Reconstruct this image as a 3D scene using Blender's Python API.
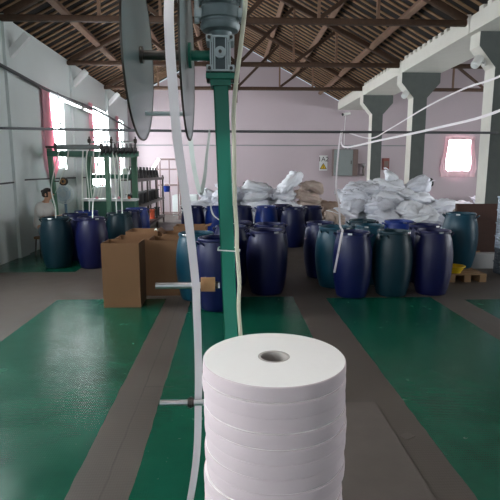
import bpy, bmesh, math, random
from mathutils import Vector, Matrix, noise, Euler
PI = math.pi
S = bpy.context.scene
for o in list(bpy.data.objects): bpy.data.objects.remove(o)
C = S.collection
R = random.Random(7)

# ------------------------------------------------------------------ camera
cd = bpy.data.cameras.new('camera'); cam = bpy.data.objects.new('camera', cd); C.objects.link(cam)
cd.sensor_width = 36; cd.lens = 36*480/500; cd.clip_start = .05; cd.clip_end = 200
cam.location = (0, 0, 1.65)
cam.rotation_euler = (math.radians(90-9.2), 0, -math.radians(2.27))
S.camera = cam
# ------------------------------------------------------------------ world, exposure
S.view_settings.view_transform = 'Standard'; S.view_settings.look = 'None'
S.view_settings.gamma = 1; S.view_settings.use_curve_mapping = False
S.view_settings.exposure = 0.0
w = bpy.data.worlds.new('sky'); S.world = w; w.use_nodes = True
w.node_tree.nodes['Background'].inputs[0].default_value = (.80, .90, 1, 1)
w.node_tree.nodes['Background'].inputs[1].default_value = 0.75
WINDOW_STRENGTH = 26.0
PINK_STRENGTH = 24.0
LAMP_STRENGTH = 26.0

# ------------------------------------------------------------------ materials
def lin(h):
    h = h.lstrip('#'); c = [int(h[i:i+2], 16)/255 for i in (0, 2, 4)]
    return tuple(x/12.92 if x <= .04045 else ((x+.055)/1.055)**2.4 for x in c) + (1,)
def mat(name, col, rough=.6, metal=0, var=.12, scale=6, bump=0, bscale=60, emit=0, trans=0, stretch=None, spec=.5, sss=0):
    m = bpy.data.materials.new(name); m.use_nodes = True
    nt = m.node_tree; b = nt.nodes['Principled BSDF']
    c = lin(col) if isinstance(col, str) else tuple(col)+(1,)
    b.inputs['Roughness'].default_value = rough; b.inputs['Metallic'].default_value = metal
    b.inputs['Specular IOR Level'].default_value = spec
    tc = nt.nodes.new('ShaderNodeTexCoord')
    mp = nt.nodes.new('ShaderNodeMapping'); nt.links.new(tc.outputs['Object'], mp.inputs[0])
    if stretch: mp.inputs['Scale'].default_value = stretch
    n = nt.nodes.new('ShaderNodeTexNoise'); n.inputs['Scale'].default_value = scale; n.inputs['Detail'].default_value = 5
    nt.links.new(mp.outputs[0], n.inputs['Vector'])
    mx = nt.nodes.new('ShaderNodeMix'); mx.data_type = 'RGBA'
    mx.inputs[6].default_value = tuple(x*(1-var) for x in c[:3])+(1,)
    mx.inputs[7].default_value = tuple(min(1, x*(1+var)) for x in c[:3])+(1,)
    nt.links.new(n.outputs['Fac'], mx.inputs[0]); nt.links.new(mx.outputs[2], b.inputs['Base Color'])
    if bump:
        n2 = nt.nodes.new('ShaderNodeTexNoise'); n2.inputs['Scale'].default_value = bscale; n2.inputs['Detail'].default_value = 3
        nt.links.new(mp.outputs[0], n2.inputs['Vector'])
        bp = nt.nodes.new('ShaderNodeBump'); bp.inputs['Strength'].default_value = bump; bp.inputs['Distance'].default_value = .02
        nt.links.new(n2.outputs['Fac'], bp.inputs['Height']); nt.links.new(bp.outputs[0], b.inputs['Normal'])
    if emit:
        nt.links.new(mx.outputs[2], b.inputs['Emission Color']); b.inputs['Emission Strength'].default_value = emit
    if trans:
        out = nt.nodes['Material Output']; t = nt.nodes.new('ShaderNodeBsdfTransparent'); ms = nt.nodes.new('ShaderNodeMixShader')
        ms.inputs[0].default_value = trans; nt.links.new(b.outputs[0], ms.inputs[1]); nt.links.new(t.outputs[0], ms.inputs[2])
        nt.links.new(ms.outputs[0], out.inputs[0])
    if sss:
        out = nt.nodes['Material Output']; t = nt.nodes.new('ShaderNodeBsdfTranslucent'); ms = nt.nodes.new('ShaderNodeMixShader')
        nt.links.new(mx.outputs[2], t.inputs[0])
        ms.inputs[0].default_value = sss; nt.links.new(b.outputs[0], ms.inputs[1]); nt.links.new(t.outputs[0], ms.inputs[2])
        nt.links.new(ms.outputs[0], out.inputs[0])
    return m
M = {}
M['wall_white'] = mat('wall_white', '#d6dede', .75, var=.05, scale=1.2, bump=.05, bscale=20)
M['wall_far'] = mat('wall_far', '#b5a8ae', .8, var=.05, scale=1.0, bump=.05, bscale=20)
M['plaster'] = mat('plaster', '#d6d4cc', .8, var=.08, scale=4, bump=.1, bscale=25)
M['concrete'] = mat('concrete', '#565b59', .85, var=.18, scale=5, bump=.15, bscale=30)
M['wood_dark'] = mat('wood_dark', '#452f20', .75, var=.35, scale=5, bump=.15, bscale=25, stretch=(3, 3, .6))
M['wood_mid'] = mat('wood_mid', '#7a5f4e', .75, var=.3, scale=4, bump=.15, bscale=25)
M['rafter'] = mat('rafter', '#8a6c50', .8, var=.35, scale=3, bump=.15, bscale=25)
M['deck'] = mat('deck', '#1c1511', .9, var=.3, scale=3)
M['window'] = mat('window', (.93, .97, 1), .4, var=.02, emit=WINDOW_STRENGTH)
M['window_right'] = mat('window_right', (.93, .97, 1), .4, var=.02, emit=34)  # glow for the unseen annex windows, added to brighten annex and left wall
M['window_pink'] = mat('window_pink', (1, .80, .86), .4, var=.05, emit=PINK_STRENGTH)
M['frame_white'] = mat('frame_white', '#e6e8e8', .5, var=.04)
M['pink'] = mat('pink', '#efbcc8', .85, var=.08, scale=9, sss=.3)
M['pink_pale'] = mat('pink_pale', '#f4d0d9', .85, var=.05, scale=9, sss=.03)
M['green_paint'] = mat('green_paint', '#0b7560', .38, var=.1, scale=9, bump=.04)
M['green_machine'] = mat('green_machine', '#4f7a62', .5, var=.15, scale=8)
M['green_machine_dark'] = mat('green_machine_dark', '#2d6350', .5, var=.15, scale=8)
M['steel'] = mat('steel', '#d4d4d6', .28, 1, var=.12, scale=20)
M['steel_dark'] = mat('steel_dark', '#55504d', .4, 1, var=.2, scale=20)
M['alu'] = mat('alu', '#c3cccf', .42, .3, var=.12, scale=25, bump=.1, bscale=120)
M['gear_body'] = mat('gear_body', '#4f585b', .5, .3, var=.12)
M['motor'] = mat('motor', '#788488', .45, .3, var=.12, scale=15, bump=.05)
M['disc'] = mat('disc', '#a0b0b2', .28, .25, var=.12, scale=4, trans=.40)
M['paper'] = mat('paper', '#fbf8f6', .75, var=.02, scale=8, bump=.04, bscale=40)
M['paper_edge'] = mat('paper_edge', '#cfc0c5', .8, var=.035, scale=6, bump=.08, bscale=25, stretch=(1, 1, 3))  # pink bounce and darker side shading put into the colour
M['tape'] = mat('tape', '#e9e4e8', .6, var=.04, sss=.2)
M['strip'] = mat('strip', '#e8efe9', .5, var=.06, sss=.25)
M['strip_grey'] = mat('strip_grey', '#a9b3ae', .5, var=.1)
M['card'] = mat('card', '#765539', .85, var=.08, scale=5, bump=.05, bscale=60)
M['core'] = mat('core', '#a37c56', .8, var=.08, scale=12)
M['core_grey'] = mat('core_grey', '#b3aca8', .8, var=.08, scale=12)
M['navy'] = mat('navy', '#06113f', .4, var=.12, scale=4, spec=.32)
M['indigo'] = mat('indigo', '#090e3b', .42, var=.12, scale=4, spec=.32)
M['blue'] = mat('blue', '#0c2c78', .4, var=.12, scale=4, spec=.32)
M['teal'] = mat('teal', '#0b3c4e', .4, var=.12, scale=4, spec=.32)
M['dark_teal'] = mat('dark_teal', '#092a35', .42, var=.12, scale=4, spec=.32)
M['sack'] = mat('sack', '#eceef5', .6, var=.07, scale=5, bump=.3, bscale=22)
M['sack_b'] = mat('sack_b', '#e0e2ec', .6, var=.09, scale=5, bump=.35, bscale=22)
M['sack_beige'] = mat('sack_beige', '#b9a79c', .75, var=.15, scale=5, bump=.3, bscale=22)
M['sack_brown'] = mat('sack_brown', '#9c8678', .8, var=.2, scale=5, bump=.3, bscale=22)
M['cable_dark'] = mat('cable_dark', '#47494c', .6, var=.1)
M['cable_cream'] = mat('cable_cream', '#d5d2bd', .55, var=.08, scale=20)
M['tube_paint'] = mat('tube_paint', '#84706f', .5, var=.15)
M['black'] = mat('black', '#17181a', .5, var=.2, scale=10)
M['tube'] = mat('tube', (1, 1, 1), .4, var=0, emit=7)
M['lamp'] = mat('lamp', (1, .97, .93), .4, var=0, emit=LAMP_STRENGTH)
M['bulb'] = mat('bulb', '#e4e4e2', .35, var=.04)
M['cabinet'] = mat('cabinet', '#7d8484', .5, var=.06)
M['cabinet_side'] = mat('cabinet_side', '#6e5c57', .6, var=.1)
M['red'] = mat('red', '#7d3a31', .5, var=.1)
M['orange'] = mat('orange', '#d9603c', .5, var=.1)
M['yellow'] = mat('yellow', '#e3bd1b', .45, var=.06)
M['brown_panel'] = mat('brown_panel', '#452a20', .7, var=.2, scale=4, stretch=(1, 1, 4))
M['pallet'] = mat('pallet', '#8d6f4f', .85, var=.2, scale=8)
M['kerb'] = mat('kerb', '#c9c9c9', .8, var=.08)
M['crate_white'] = mat('crate_white', '#c3d0df', .5, var=.06)
M['crate_dark'] = mat('crate_dark', '#45505c', .5, var=.1)
M['skin'] = mat('skin', '#c79a80', .6, var=.06)
M['hair'] = mat('hair', '#1b1716', .55, var=.3, scale=40)
M['shirt'] = mat('shirt', '#d6d3cf', .85, var=.06, scale=9, bump=.15, bscale=30)
M['trousers'] = mat('trousers', '#8d9499', .85, var=.1, bump=.1)
M['fan_white'] = mat('fan_white', '#dfe7ea', .45, var=.03)
M['fan_blade'] = mat('fan_blade', '#c3d6e2', .4, var=.03)
M['fan_blue'] = mat('fan_blue', '#7d9fb8', .45, var=.05)
M['text'] = mat('text', '#332c33', .7, var=0)
M['plate'] = mat('plate', '#5f5752', .6, .1, var=.15, scale=7, bump=.05)

def floor_mat():
    m = bpy.data.materials.new('floor_concrete_and_paint'); m.use_nodes = True
    nt = m.node_tree; L = nt.links; b = nt.nodes['Principled BSDF']
    tc = nt.nodes.new('ShaderNodeTexCoord'); sp = nt.nodes.new('ShaderNodeSeparateXYZ'); L.new(tc.outputs['Object'], sp.inputs[0])
    nz = nt.nodes.new('ShaderNodeTexNoise'); nz.inputs['Scale'].default_value = 5; nz.inputs['Detail'].default_value = 6; L.new(tc.outputs['Object'], nz.inputs['Vector'])
    def mth(op, a, b_=None):
        n = nt.nodes.new('ShaderNodeMath'); n.operation = op
        for i, v in enumerate((a, b_)):
            if v is None: continue
            if isinstance(v, (int, float)): n.inputs[i].default_value = v
            else: L.new(v, n.inputs[i])
        return n.outputs[0]
    wob = mth('MULTIPLY', mth('SUBTRACT', nz.outputs['Fac'], .5), .025)
    X = mth('ADD', sp.outputs[0], wob); Y = mth('ADD', sp.outputs[1], wob)
    def rng(v, a, c): return mth('MULTIPLY', mth('GREATER_THAN', v, a), mth('LESS_THAN', v, c))
    areas = [(-2.28, -.86, -6, 6.2), (-.53, .82, -6, 6.25), (1.25, 2.66, -6, 6.15), (3.05, 9, -6, 6.0), (-4.2, -2.62, 8.0, 16), (6, 14, 9, 20)]
    g = None
    for a in areas:
        k = mth('MULTIPLY', rng(X, a[0], a[1]), rng(Y, a[2], a[3])); g = k if g is None else mth('MAXIMUM', g, k)
    # worn paint: scratches where noise is high
    nw = nt.nodes.new('ShaderNodeTexNoise'); nw.inputs['Scale'].default_value = 14; nw.inputs['Detail'].default_value = 9; nw.inputs['Roughness'].default_value = .7
    L.new(tc.outputs['Object'], nw.inputs['Vector'])
    worn = mth('GREATER_THAN', nw.outputs['Fac'], .66)
    g = mth('MULTIPLY', g, mth('SUBTRACT', 1, mth('MULTIPLY', worn, .5)))
    def ramp(c0, c1, fac):
        x = nt.nodes.new('ShaderNodeMix'); x.data_type = 'RGBA'; x.inputs[6].default_value = lin(c0); x.inputs[7].default_value = lin(c1); L.new(fac, x.inputs[0]); return x.outputs[2]
    n3 = nt.nodes.new('ShaderNodeTexNoise'); n3.inputs['Scale'].default_value = 2.2; n3.inputs['Detail'].default_value = 8; n3.inputs['Roughness'].default_value = .65; L.new(tc.outputs['Object'], n3.inputs['Vector'])
    grey = ramp('#3d3632', '#5f5750', n3.outputs['Fac']); green = ramp('#093a2d', '#136049', n3.outputs['Fac'])
    mx = nt.nodes.new('ShaderNodeMix'); mx.data_type = 'RGBA'; L.new(g, mx.inputs[0]); L.new(grey, mx.inputs[6]); L.new(green, mx.inputs[7])
    # a dark crack along the grey strip on the left
    cr = mth('LESS_THAN', mth('ABSOLUTE', mth('ADD', X, .68)), .005)
    cr2 = mth('MULTIPLY', mth('LESS_THAN', mth('ABSOLUTE', mth('SUBTRACT', Y, 3.55)), .008), rng(X, -.68, -.45))
    cr = mth('MULTIPLY', mth('MULTIPLY', mth('MAXIMUM', cr, cr2), .9), n3.outputs['Fac'])
    m2 = nt.nodes.new('ShaderNodeMix'); m2.data_type = 'RGBA'; L.new(cr, m2.inputs[0]); L.new(mx.outputs[2], m2.inputs[6]); m2.inputs[7].default_value = lin('#2b2622')
    L.new(m2.outputs[2], b.inputs['Base Color'])
    rr = mth('SUBTRACT', .52, mth('MULTIPLY', g, .30)); rr = mth('ADD', rr, mth('MULTIPLY', mth('SUBTRACT', n3.outputs['Fac'], .5), .35)); L.new(rr, b.inputs['Roughness'])
    # small lozenge tread in the paint
    s1 = mth('SINE', mth('MULTIPLY', mth('ADD', sp.outputs[0], mth('MULTIPLY', sp.outputs[1], .6)), 230)); s2 = mth('SINE', mth('MULTIPLY', mth('SUBTRACT', sp.outputs[0], mth('MULTIPLY', sp.outputs[1], .6)), 230))
    h = mth('ADD', mth('MULTIPLY', mth('MULTIPLY', s1, s2), .28), mth('MULTIPLY', nz.outputs['Fac'], .4))
    bp = nt.nodes.new('ShaderNodeBump'); bp.inputs['Strength'].default_value = .22; bp.inputs['Distance'].default_value = .006; L.new(h, bp.inputs['Height']); L.new(bp.outputs[0], b.inputs['Normal'])
    return m
M['floor'] = floor_mat()

# ------------------------------------------------------------------ mesh helpers
def bx(bm, x0, x1, y0, y1, z0, z1, bev=0):
    r = bmesh.ops.create_cube(bm, size=1); v = r['verts']
    for p in v: p.co = Vector(((x0+x1)/2+p.co.x*(x1-x0), (y0+y1)/2+p.co.y*(y1-y0), (z0+z1)/2+p.co.z*(z1-z0)))
    if bev:
        e = list({e for p in v for e in p.link_edges}); bmesh.ops.bevel(bm, geom=e, offset=bev, segments=2, affect='EDGES', profile=.5)
def bar(bm, a, b, wx, wz, up=(0, 0, 1), bev=0):
    a, b = Vector(a), Vector(b); d = b-a; L = d.length; d.normalize()
    u = Vector(up); s = d.cross(u)
    if s.length < 1e-4: s = d.cross(Vector((0, 1, 0)))
    s.normalize(); u = s.cross(d)
    r = bmesh.ops.create_cube(bm, size=1); v = r['verts']
    for p in v: q = p.co.copy(); p.co = (a+b)/2 + s*q.x*wx + d*q.y*L + u*q.z*wz
    if bev:
        e = list({e for p in v for e in p.link_edges}); bmesh.ops.bevel(bm, geom=e, offset=bev, segments=2, affect='EDGES', profile=.5)
def cyl(bm, a, b, r0, r1=None, n=16):
    a, b = Vector(a), Vector(b); r1 = r0 if r1 is None else r1; d = b-a
    q = d.to_track_quat('Z', 'Y').to_matrix().to_4x4()
    bmesh.ops.create_cone(bm, cap_ends=True, segments=n, radius1=r0, radius2=r1, depth=d.length, matrix=Matrix.Translation((a+b)/2) @ q)
def smooth_path(pts, k=6):
    P = [Vector(p) for p in pts]; out = []
    for i in range(len(P)-1):
        p0, p1, p2, p3 = P[max(i-1, 0)], P[i], P[i+1], P[min(i+2, len(P)-1)]
        for j in range(k):
            t = j/k; out.append(.5*((2*p1)+(p2-p0)*t+(2*p0-5*p1+4*p2-p3)*t*t+(3*p1-p0-3*p2+p3)*t**3))
    out.append(P[-1]); return out
def tube(bm, pts, r, n=8, k=6):
    P = smooth_path(pts, k) if k > 1 else [Vector(p) for p in pts]; rings = []; s = None
    for i, p in enumerate(P):
        d = (P[min(i+1, len(P)-1)]-P[max(i-1, 0)]).normalized()
        if s is None: s = d.orthogonal().normalized()
        s = (s-d*s.dot(d)).normalized(); u = d.cross(s)
        rings.append([bm.verts.new(p+s*(r*math.cos(2*PI*j/n))+u*(r*math.sin(2*PI*j/n))) for j in range(n)])
    for a, b in zip(rings, rings[1:]):
        for j in range(n): bm.faces.new((a[j], a[(j+1) % n], b[(j+1) % n], b[j]))
    bm.faces.new(rings[0][::-1]); bm.faces.new(rings[-1])
def ribbon(bm, pts, wid, side=(1, 0, 0), th=.0015, k=6, twist=0):
    P = smooth_path(pts, k); rings = []; s0 = Vector(side).normalized()
    for i, p in enumerate(P):
        d = (P[min(i+1, len(P)-1)]-P[max(i-1, 0)]).normalized()
        s = (s0-d*s0.dot(d)).normalized()
        if twist: s = Matrix.Rotation(twist*i/len(P), 3, d) @ s
        nrm = s.cross(d).normalized()
        rings.append([bm.verts.new(p+s*wid/2*a+nrm*th/2*b) for a, b in ((-1, -1), (1, -1), (1, 1), (-1, 1))])
    for a, b in zip(rings, rings[1:]):
        for j in range(4): bm.faces.new((a[j], a[(j+1) % 4], b[(j+1) % 4], b[j]))
    bm.faces.new(rings[0][::-1]); bm.faces.new(rings[-1])
def lathe(bm, prof, n=32, at=(0, 0, 0), close=False):
    rings = []; at = Vector(at)
    for r, z in prof:
        if r < 1e-6: rings.append([bm.verts.new(at+Vector((0, 0, z)))])
        else: rings.append([bm.verts.new(at+Vector((r*math.cos(2*PI*j/n), r*math.sin(2*PI*j/n), z))) for j in range(n)])
    pr = list(zip(rings, rings[1:]))
    if close: pr.append((rings[-1], rings[0]))
    for a, b in pr:
        for j in range(n):
            k = (j+1) % n
            if len(a) == 1: bm.faces.new((a[0], b[k], b[j]))
            elif len(b) == 1: bm.faces.new((a[j], a[k], b[0]))
            else: bm.faces.new((a[j], a[k], b[k], b[j]))
def rotx90(bm, axis='Y', ang=PI/2):
    bmesh.ops.rotate(bm, verts=bm.verts, cent=(0, 0, 0), matrix=Matrix.Rotation(ang, 3, axis))
def obj(name, bm, m, parent=None, loc=None, smooth=None):
    bmesh.ops.recalc_face_normals(bm, faces=bm.faces)
    me = bpy.data.meshes.new(name); bm.to_mesh(me); bm.free()
    if smooth is not None:
        for p in me.polygons: p.use_smooth = True
        try: me.set_sharp_from_angle(angle=math.radians(smooth))
        except Exception: pass
    for q in (m if isinstance(m, (list, tuple)) else [m]): me.materials.append(M[q])
    o = bpy.data.objects.new(name, me); C.objects.link(o)
    if parent: o.parent = parent
    if loc: o.location = loc
    return o
def part(name, fn, m, parent, smooth=None):
    bm = bmesh.new(); fn(bm); return obj(name, bm, m, parent, None, smooth)
def tag(o, label, cat, group=None):
    o['label'] = label; o['category'] = cat
    if group: o['group'] = group
    return o
def thing(name, label, cat, loc=(0, 0, 0), rz=0, group=None):
    o = bpy.data.objects.new(name, None); C.objects.link(o); o.empty_display_size = .1
    o.location = loc; o.rotation_euler = (0, 0, rz); return tag(o, label, cat, group)
def one(name, fn, m, label, cat, group=None, smooth=None, loc=None):
    bm = bmesh.new(); fn(bm); return tag(obj(name, bm, m, None, loc, smooth), label, cat, group)
def struct(name, fn, m, parent=None, smooth=None):
    bm = bmesh.new(); fn(bm); o = obj(name, bm, m, parent, None, smooth)
    if not parent: o['kind'] = 'structure'
    return o
def dup(root, loc=None, rot=None, label=None, group=None, mats=None):
    def cp(o, par):
        c = o.copy()
        C.objects.link(c)
        if par: c.parent = par
        for ch in o.children: cp(ch, c)
        return c
    r = cp(root, None)
    if loc is not None: r.location = loc
    if rot is not None: r.rotation_euler = rot if not isinstance(rot, (int, float)) else (0, 0, rot)
    if label: r['label'] = label
    if group: r['group'] = group
    return r

# ------------------------------------------------------------------ setting
XL, XR, YB, YF = -4.15, 4.5, -5.0, 20.2
EZ, RZ, XC = 4.48, 6.78, .19
XA = 14.2                                   # outer wall of the annex on the right
struct('floor', lambda b: bx(b, XL-.3, XA+.3, YB-.3, YF+.3, -.12, 0), 'floor')
wins = [(-2.6, -1.1, 1.5, 3.6), (1.6, 3.1, 1.5, 3.6), (5.4, 6.9, 1.7, 3.6), (11.35, 12.55, 1.72, 3.5), (14.8, 16.7, 1.2, 3.62), (18.2, 19.3, 1.5, 3.58)]  # near-end ones lie out of view, added to supply light
def wall_left(b):
    x0, x1 = XL-.25, XL; y = YB-.25
    for a, c, z0, z1 in wins:
        bx(b, x0, x1, y, a, 0, EZ); bx(b, x0, x1, a, c, 0, z0); bx(b, x0, x1, a, c, z1, EZ); y = c
    bx(b, x0, x1, y, YF+.25, 0, EZ)
struct('wall_left', wall_left, 'wall_white')
struct('trim_1', lambda b: [bx(b, XL-.01, XL+.06, y-.2, y+.2, 0, EZ) for y in (2.0-.0, 9.6, 13.3, 16.95)][1:] and None, 'wall_white')
for i, (a, c, z0, z1) in enumerate(wins):
    def fr(b):
        x0, x1 = XL-.16, XL-.10
        for q in ((a, a+.05, z0, z1), (c-.05, c, z0, z1), (a, c, z0, z0+.05), (a, c, z1-.05, z1)): bx(b, x0, x1, q[0], q[1], q[2], q[3])
        bx(b, x0, x1, (a+c)/2-.02, (a+c)/2+.02, z0, z1); bx(b, x0, x1, a, c, z0+.62*(z1-z0), z0+.62*(z1-z0)+.04)
    f = struct('window_%d' % (i+1), fr, 'frame_white')
    part('pane', lambda b: bx(b, XL-.15, XL-.14, a+.05, c-.05, z0+.05, z1-.05), 'window', f)
# far gable wall, hall and annex, with the pink window opening
XC2 = (5.6+XA)/2
def roofz(x):
    if x <= XR: return EZ + (RZ-EZ)*(1-abs(x-XC)/(XR-XC))
    if x < 5.6: return EZ
    return EZ + (RZ-EZ)*max(0, 1-abs(x-XC2)/(XA-XC2))
def far_wall(b):
    wx0, wx1, wz0, wz1 = 9.0, 10.15, 1.55, 3.03
    def poly(pts):
        f = [b.verts.new((x, YF, z)) for x, z in pts]; g = [b.verts.new((x, YF+.25, z)) for x, z in pts]
        b.faces.new(f); b.faces.new(g[::-1]); n = len(f)
        for i in range(n): b.faces.new((f[i], f[(i+1) % n], g[(i+1) % n], g[i]))
    poly([(XL-.2, 0), (XR, 0), (XR, EZ), (XC, RZ), (XL-.2, EZ-.1)])
    poly([(XR, 0), (wx0, 0), (wx0, roofz(wx0)), (5.6, EZ), (XR, EZ)])
    poly([(wx0, 0), (wx1, 0), (wx1, wz0), (wx0, wz0)])
    poly([(wx0, wz1), (wx1, wz1), (wx1, roofz(wx1)), (XC2, RZ), (wx0, roofz(wx0))])
    poly([(wx1, 0), (XA+.2, 0), (XA+.2, EZ-.1), (wx1, roofz(wx1))])
struct('wall_far', far_wall, 'wall_far')
struct('trim_2', lambda b: bx(b, XL, XA, YF-.025, YF, 1.46, 1.50), 'wall_far')
def pw(b):
    for q in ((9.0, 9.05, 1.55, 3.03), (10.1, 10.15, 1.55, 3.03), (9.0, 10.15, 1.55, 1.6), (9.0, 10.15, 2.98, 3.03)): bx(b, q[0], q[1], YF+.08, YF+.14, q[2], q[3])
f = struct('window_7', pw, 'frame_white')
part('pane', lambda b: bx(b, 9.05, 10.1, YF+.10, YF+.11, 1.6, 2.98), 'window_pink', f)
def annex_wall(b):
    y = YB-.25
    for a, c in ((2, 4), (8, 10), (13, 15)):
        bx(b, XA, XA+.25, y, a, 0, EZ); bx(b, XA, XA+.25, a, c, 0, 1.4); bx(b, XA, XA+.25, a, c, 3.4, EZ); y = c
    bx(b, XA, XA+.25, y, YF+.25, 0, EZ)
struct('wall_right', annex_wall, 'wall_far')
for i, (a, c) in enumerate(((2, 4), (8, 10), (13, 15))):  # unseen side windows, added to give the annex light
    f = struct('window_%d' % (8+i), lambda b: [bx(b, XA+.1, XA+.16, q[0], q[1], q[2], q[3]) for q in ((a, a+.06, 1.4, 3.4), (c-.06, c, 1.4, 3.4), (a, c, 1.4, 1.46), (a, c, 3.34, 3.4), ((a+c)/2-.03, (a+c)/2+.03, 1.4, 3.4))] and None, 'frame_white')
    part('pane', lambda b: bx(b, XA+.12, XA+.13, a+.06, c-.06, 1.46, 3.34), 'window_right', f)
def back_wall(b):
    bx(b, XL-.2, -1.6, YB-.25, YB, 0, EZ); bx(b, 3.4, XA+.2, YB-.25, YB, 0, EZ); bx(b, -1.6, 3.4, YB-.25, YB, 3.6, EZ)
    for x0, x1, xc in ((XL-.2, XR, XC), (5.6, XA+.2, XC2)):
        f = [b.verts.new((x, YB, z)) for x, z in ((x0, EZ), (x1, EZ), (xc, RZ))]; g = [b.verts.new((x, YB-.25, z)) for x, z in ((x0, EZ), (x1, EZ), (xc, RZ))]
        b.faces.new(f); b.faces.new(g[::-1])
        for i in range(3): b.faces.new((f[i], f[(i+1) % 3], g[(i+1) % 3], g[i]))
struct('wall_back', back_wall, 'wall_white')
# roof: four slopes, each with its rafters and purlins
def roof(name, xe, xr, ze, zr, ny):
    L = math.hypot(xr-xe, zr-ze); d = Vector((xr-xe, 0, zr-ze)).normalized(); up = Vector((-d.z, 0, d.x));
    if up.z < 0: up = -up
    a = Vector((xe, 0, ze))-d*.12; e = Vector((xr, 0, zr))
    def deck(b):
        v = []
        for y in (YB-.25, YF+.25):
            for p in (a+up*.082, e+up*.082, e+up*.12, a+up*.12): v.append(b.verts.new((p.x, y, p.z)))
        for q in ((0, 1, 2, 3), (7, 6, 5, 4), (0, 4, 5, 1), (1, 5, 6, 2), (2, 6, 7, 3), (3, 7, 4, 0)): b.faces.new([v[i] for i in q])
    c = struct(name, deck, 'deck')
    first = None
    for i in range(ny):
        y = YF-.12-.285*i
        if first is None:
            bm = bmesh.new(); bar(bm, Vector((a.x, 0, a.z))+up*.07, Vector((e.x, 0, e.z))+up*.07, .08, .026, (0, 0, 1), .008)
            first = obj('rafter', bm, 'rafter', c); o = first
        else:
            o = first.copy(); C.objects.link(o); o.parent = c
        o.location = (R.uniform(-.01, .01), y+R.uniform(-.03, .03), R.uniform(-.012, .012)); o.rotation_euler = (0, 0, R.uniform(-.008, .008))
    for t in (.22, .48, .74):
        p = a+d*(L*t)-up*.075
        bm = bmesh.new(); bar(bm, (p.x, YB, p.z), (p.x, YF, p.z), .13, .15, up, .02); obj('purlin', bm, 'wood_mid', c)
    return c
roof('ceiling', XL-.1, XC, EZ-.02, RZ, 88)
roof('ceiling', XR+.05, XC, EZ-.02, RZ, 88)
roof('ceiling', 5.6, XC2, EZ-.02, RZ, 60)
roof('ceiling', XA+.1, XC2, EZ-.02, RZ, 60)
struct('trim_3', lambda b: bar(b, (XC, YB, RZ-.08), (XC, YF, RZ-.08), .14, .16), 'wood_dark')

# ------------------------------------------------------------------ roof trusses
def make_truss(label):
    t = thing('roof_truss', label, 'truss', (0, 0, 0), 0, 'roof trusses')
    x0, x1, zc = XL+.02, XR+.35, 4.39
    part('bottom_chord', lambda b: bar(b, (x0, 0, zc), (x1, 0, zc), .11, .11, bev=.025), 'wood_dark', t, 40)
    zt = lambda x: roofz(x)-.25
    for s in (-1, 1):
        xe = XL+.12 if s < 0 else XR-.1
        part('top_chord', lambda b: bar(b, (xe, 0, EZ-.03), (XC+s*.02, 0, RZ-.24), .12, .125, bev=.025), 'wood_dark', t, 40)
        for k, (xa, w_) in enumerate(((1.45, .05), (2.55, .055))):
            x = XC+s*xa
            part('hanger', lambda b: bar(b, (x, .0, zc), (x, .0, zt(x)), w_, w_), 'wood_mid', t)
        part('diagonal_brace', lambda b: bar(b, (XC+s*1.45, .03, zc+.05), (XC+s*2.5, .03, zt(XC+s*2.5)), .06, .075), 'wood_dark', t)
        part('diagonal_brace', lambda b: bar(b, (XC+s*.06, .03, zc+.05), (XC+s*1.42, .03, zt(XC+s*1.42)), .06, .075), 'wood_dark', t)
    part('king_post', lambda b: bar(b, (XC, 0, zc-.45), (XC, 0, RZ-.22), .10, .12), 'wood_dark', t)
    part('iron_strap', lambda b: bx(b, XC-.075, XC+.075, -.1, .1, zc-.11, zc+.11), 'steel_dark', t)
    return t
tr = make_truss('dark timber roof truss nearest the camera, above the motor and reel'); tr.location = (0, 9.35, 0)
dup(tr, (0, 12.95, 0), label='second dark timber roof truss from the camera, over the middle column')
dup(tr, (0, 16.55, 0), label='farthest dark timber roof truss, nearest the far pink wall')
dup(tr, (9.85, 12.95, 0), label='dark timber roof truss over the side bay right of the columns, nearer one')
dup(tr, (9.85, 16.55, 0), label='dark timber roof truss over the side bay right of the columns, farther one')

# ------------------------------------------------------------------ columns and gutter beams
def make_column(label):
    t = thing('concrete_column', label, 'column', (4.90, 0, 0), 0, 'concrete columns')
    part('shaft', lambda b: bx(b, -.18, .18, -.18, .18, 0, 3.55, .008), 'concrete', t)
    def head(b):
        pts = [(-.18, 3.55), (.18, 3.55), (.5, 3.92), (.5, 4.17), (-.5, 4.17), (-.5, 3.92)]
        f = [b.verts.new((x, -.18, z)) for x, z in pts]; g = [b.verts.new((x, .18, z)) for x, z in pts]
        b.faces.new(f); b.faces.new(g[::-1])
        for i in range(6): b.faces.new((f[i], f[(i+1) % 6], g[(i+1) % 6], g[i]))
    part('head', head, 'concrete', t)
    o = part('painted_face', lambda b: [bx(b, -.184, -.18, -.178, .178, 0, 3.55), bar(b, (-.183, 0, 3.55), (-.503, 0, 3.92), .356, .004, (1, 0, 1)), bx(b, -.504, -.5, -.178, .178, 3.92, 4.17)] and None, 'plaster', t)
    o['label'] = 'white painted inner face of the grey column'
    return t
c0 = make_column('nearest grey concrete column, at the right edge by the crates'); c0.location = (5.03, 9.2, 0)
dup(c0, (4.90, 12.85, 0), label='middle grey concrete column, rising behind the big white sack heap')
dup(c0, (4.90, 16.5, 0), label='farthest grey concrete column, beside the wall cabinet')
ends = [YB, 1.9-.0, 5.55, 9.2, 12.85, 16.5, YF]
names = ['gutter beam behind the camera', 'gutter beam beside the camera', 'white concrete gutter beam over the right edge, nearest in view',
         'white concrete gutter beam between the nearest and middle columns', 'white concrete gutter beam between the middle and farthest columns', 'white concrete gutter beam from farthest column to far wall']
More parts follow.
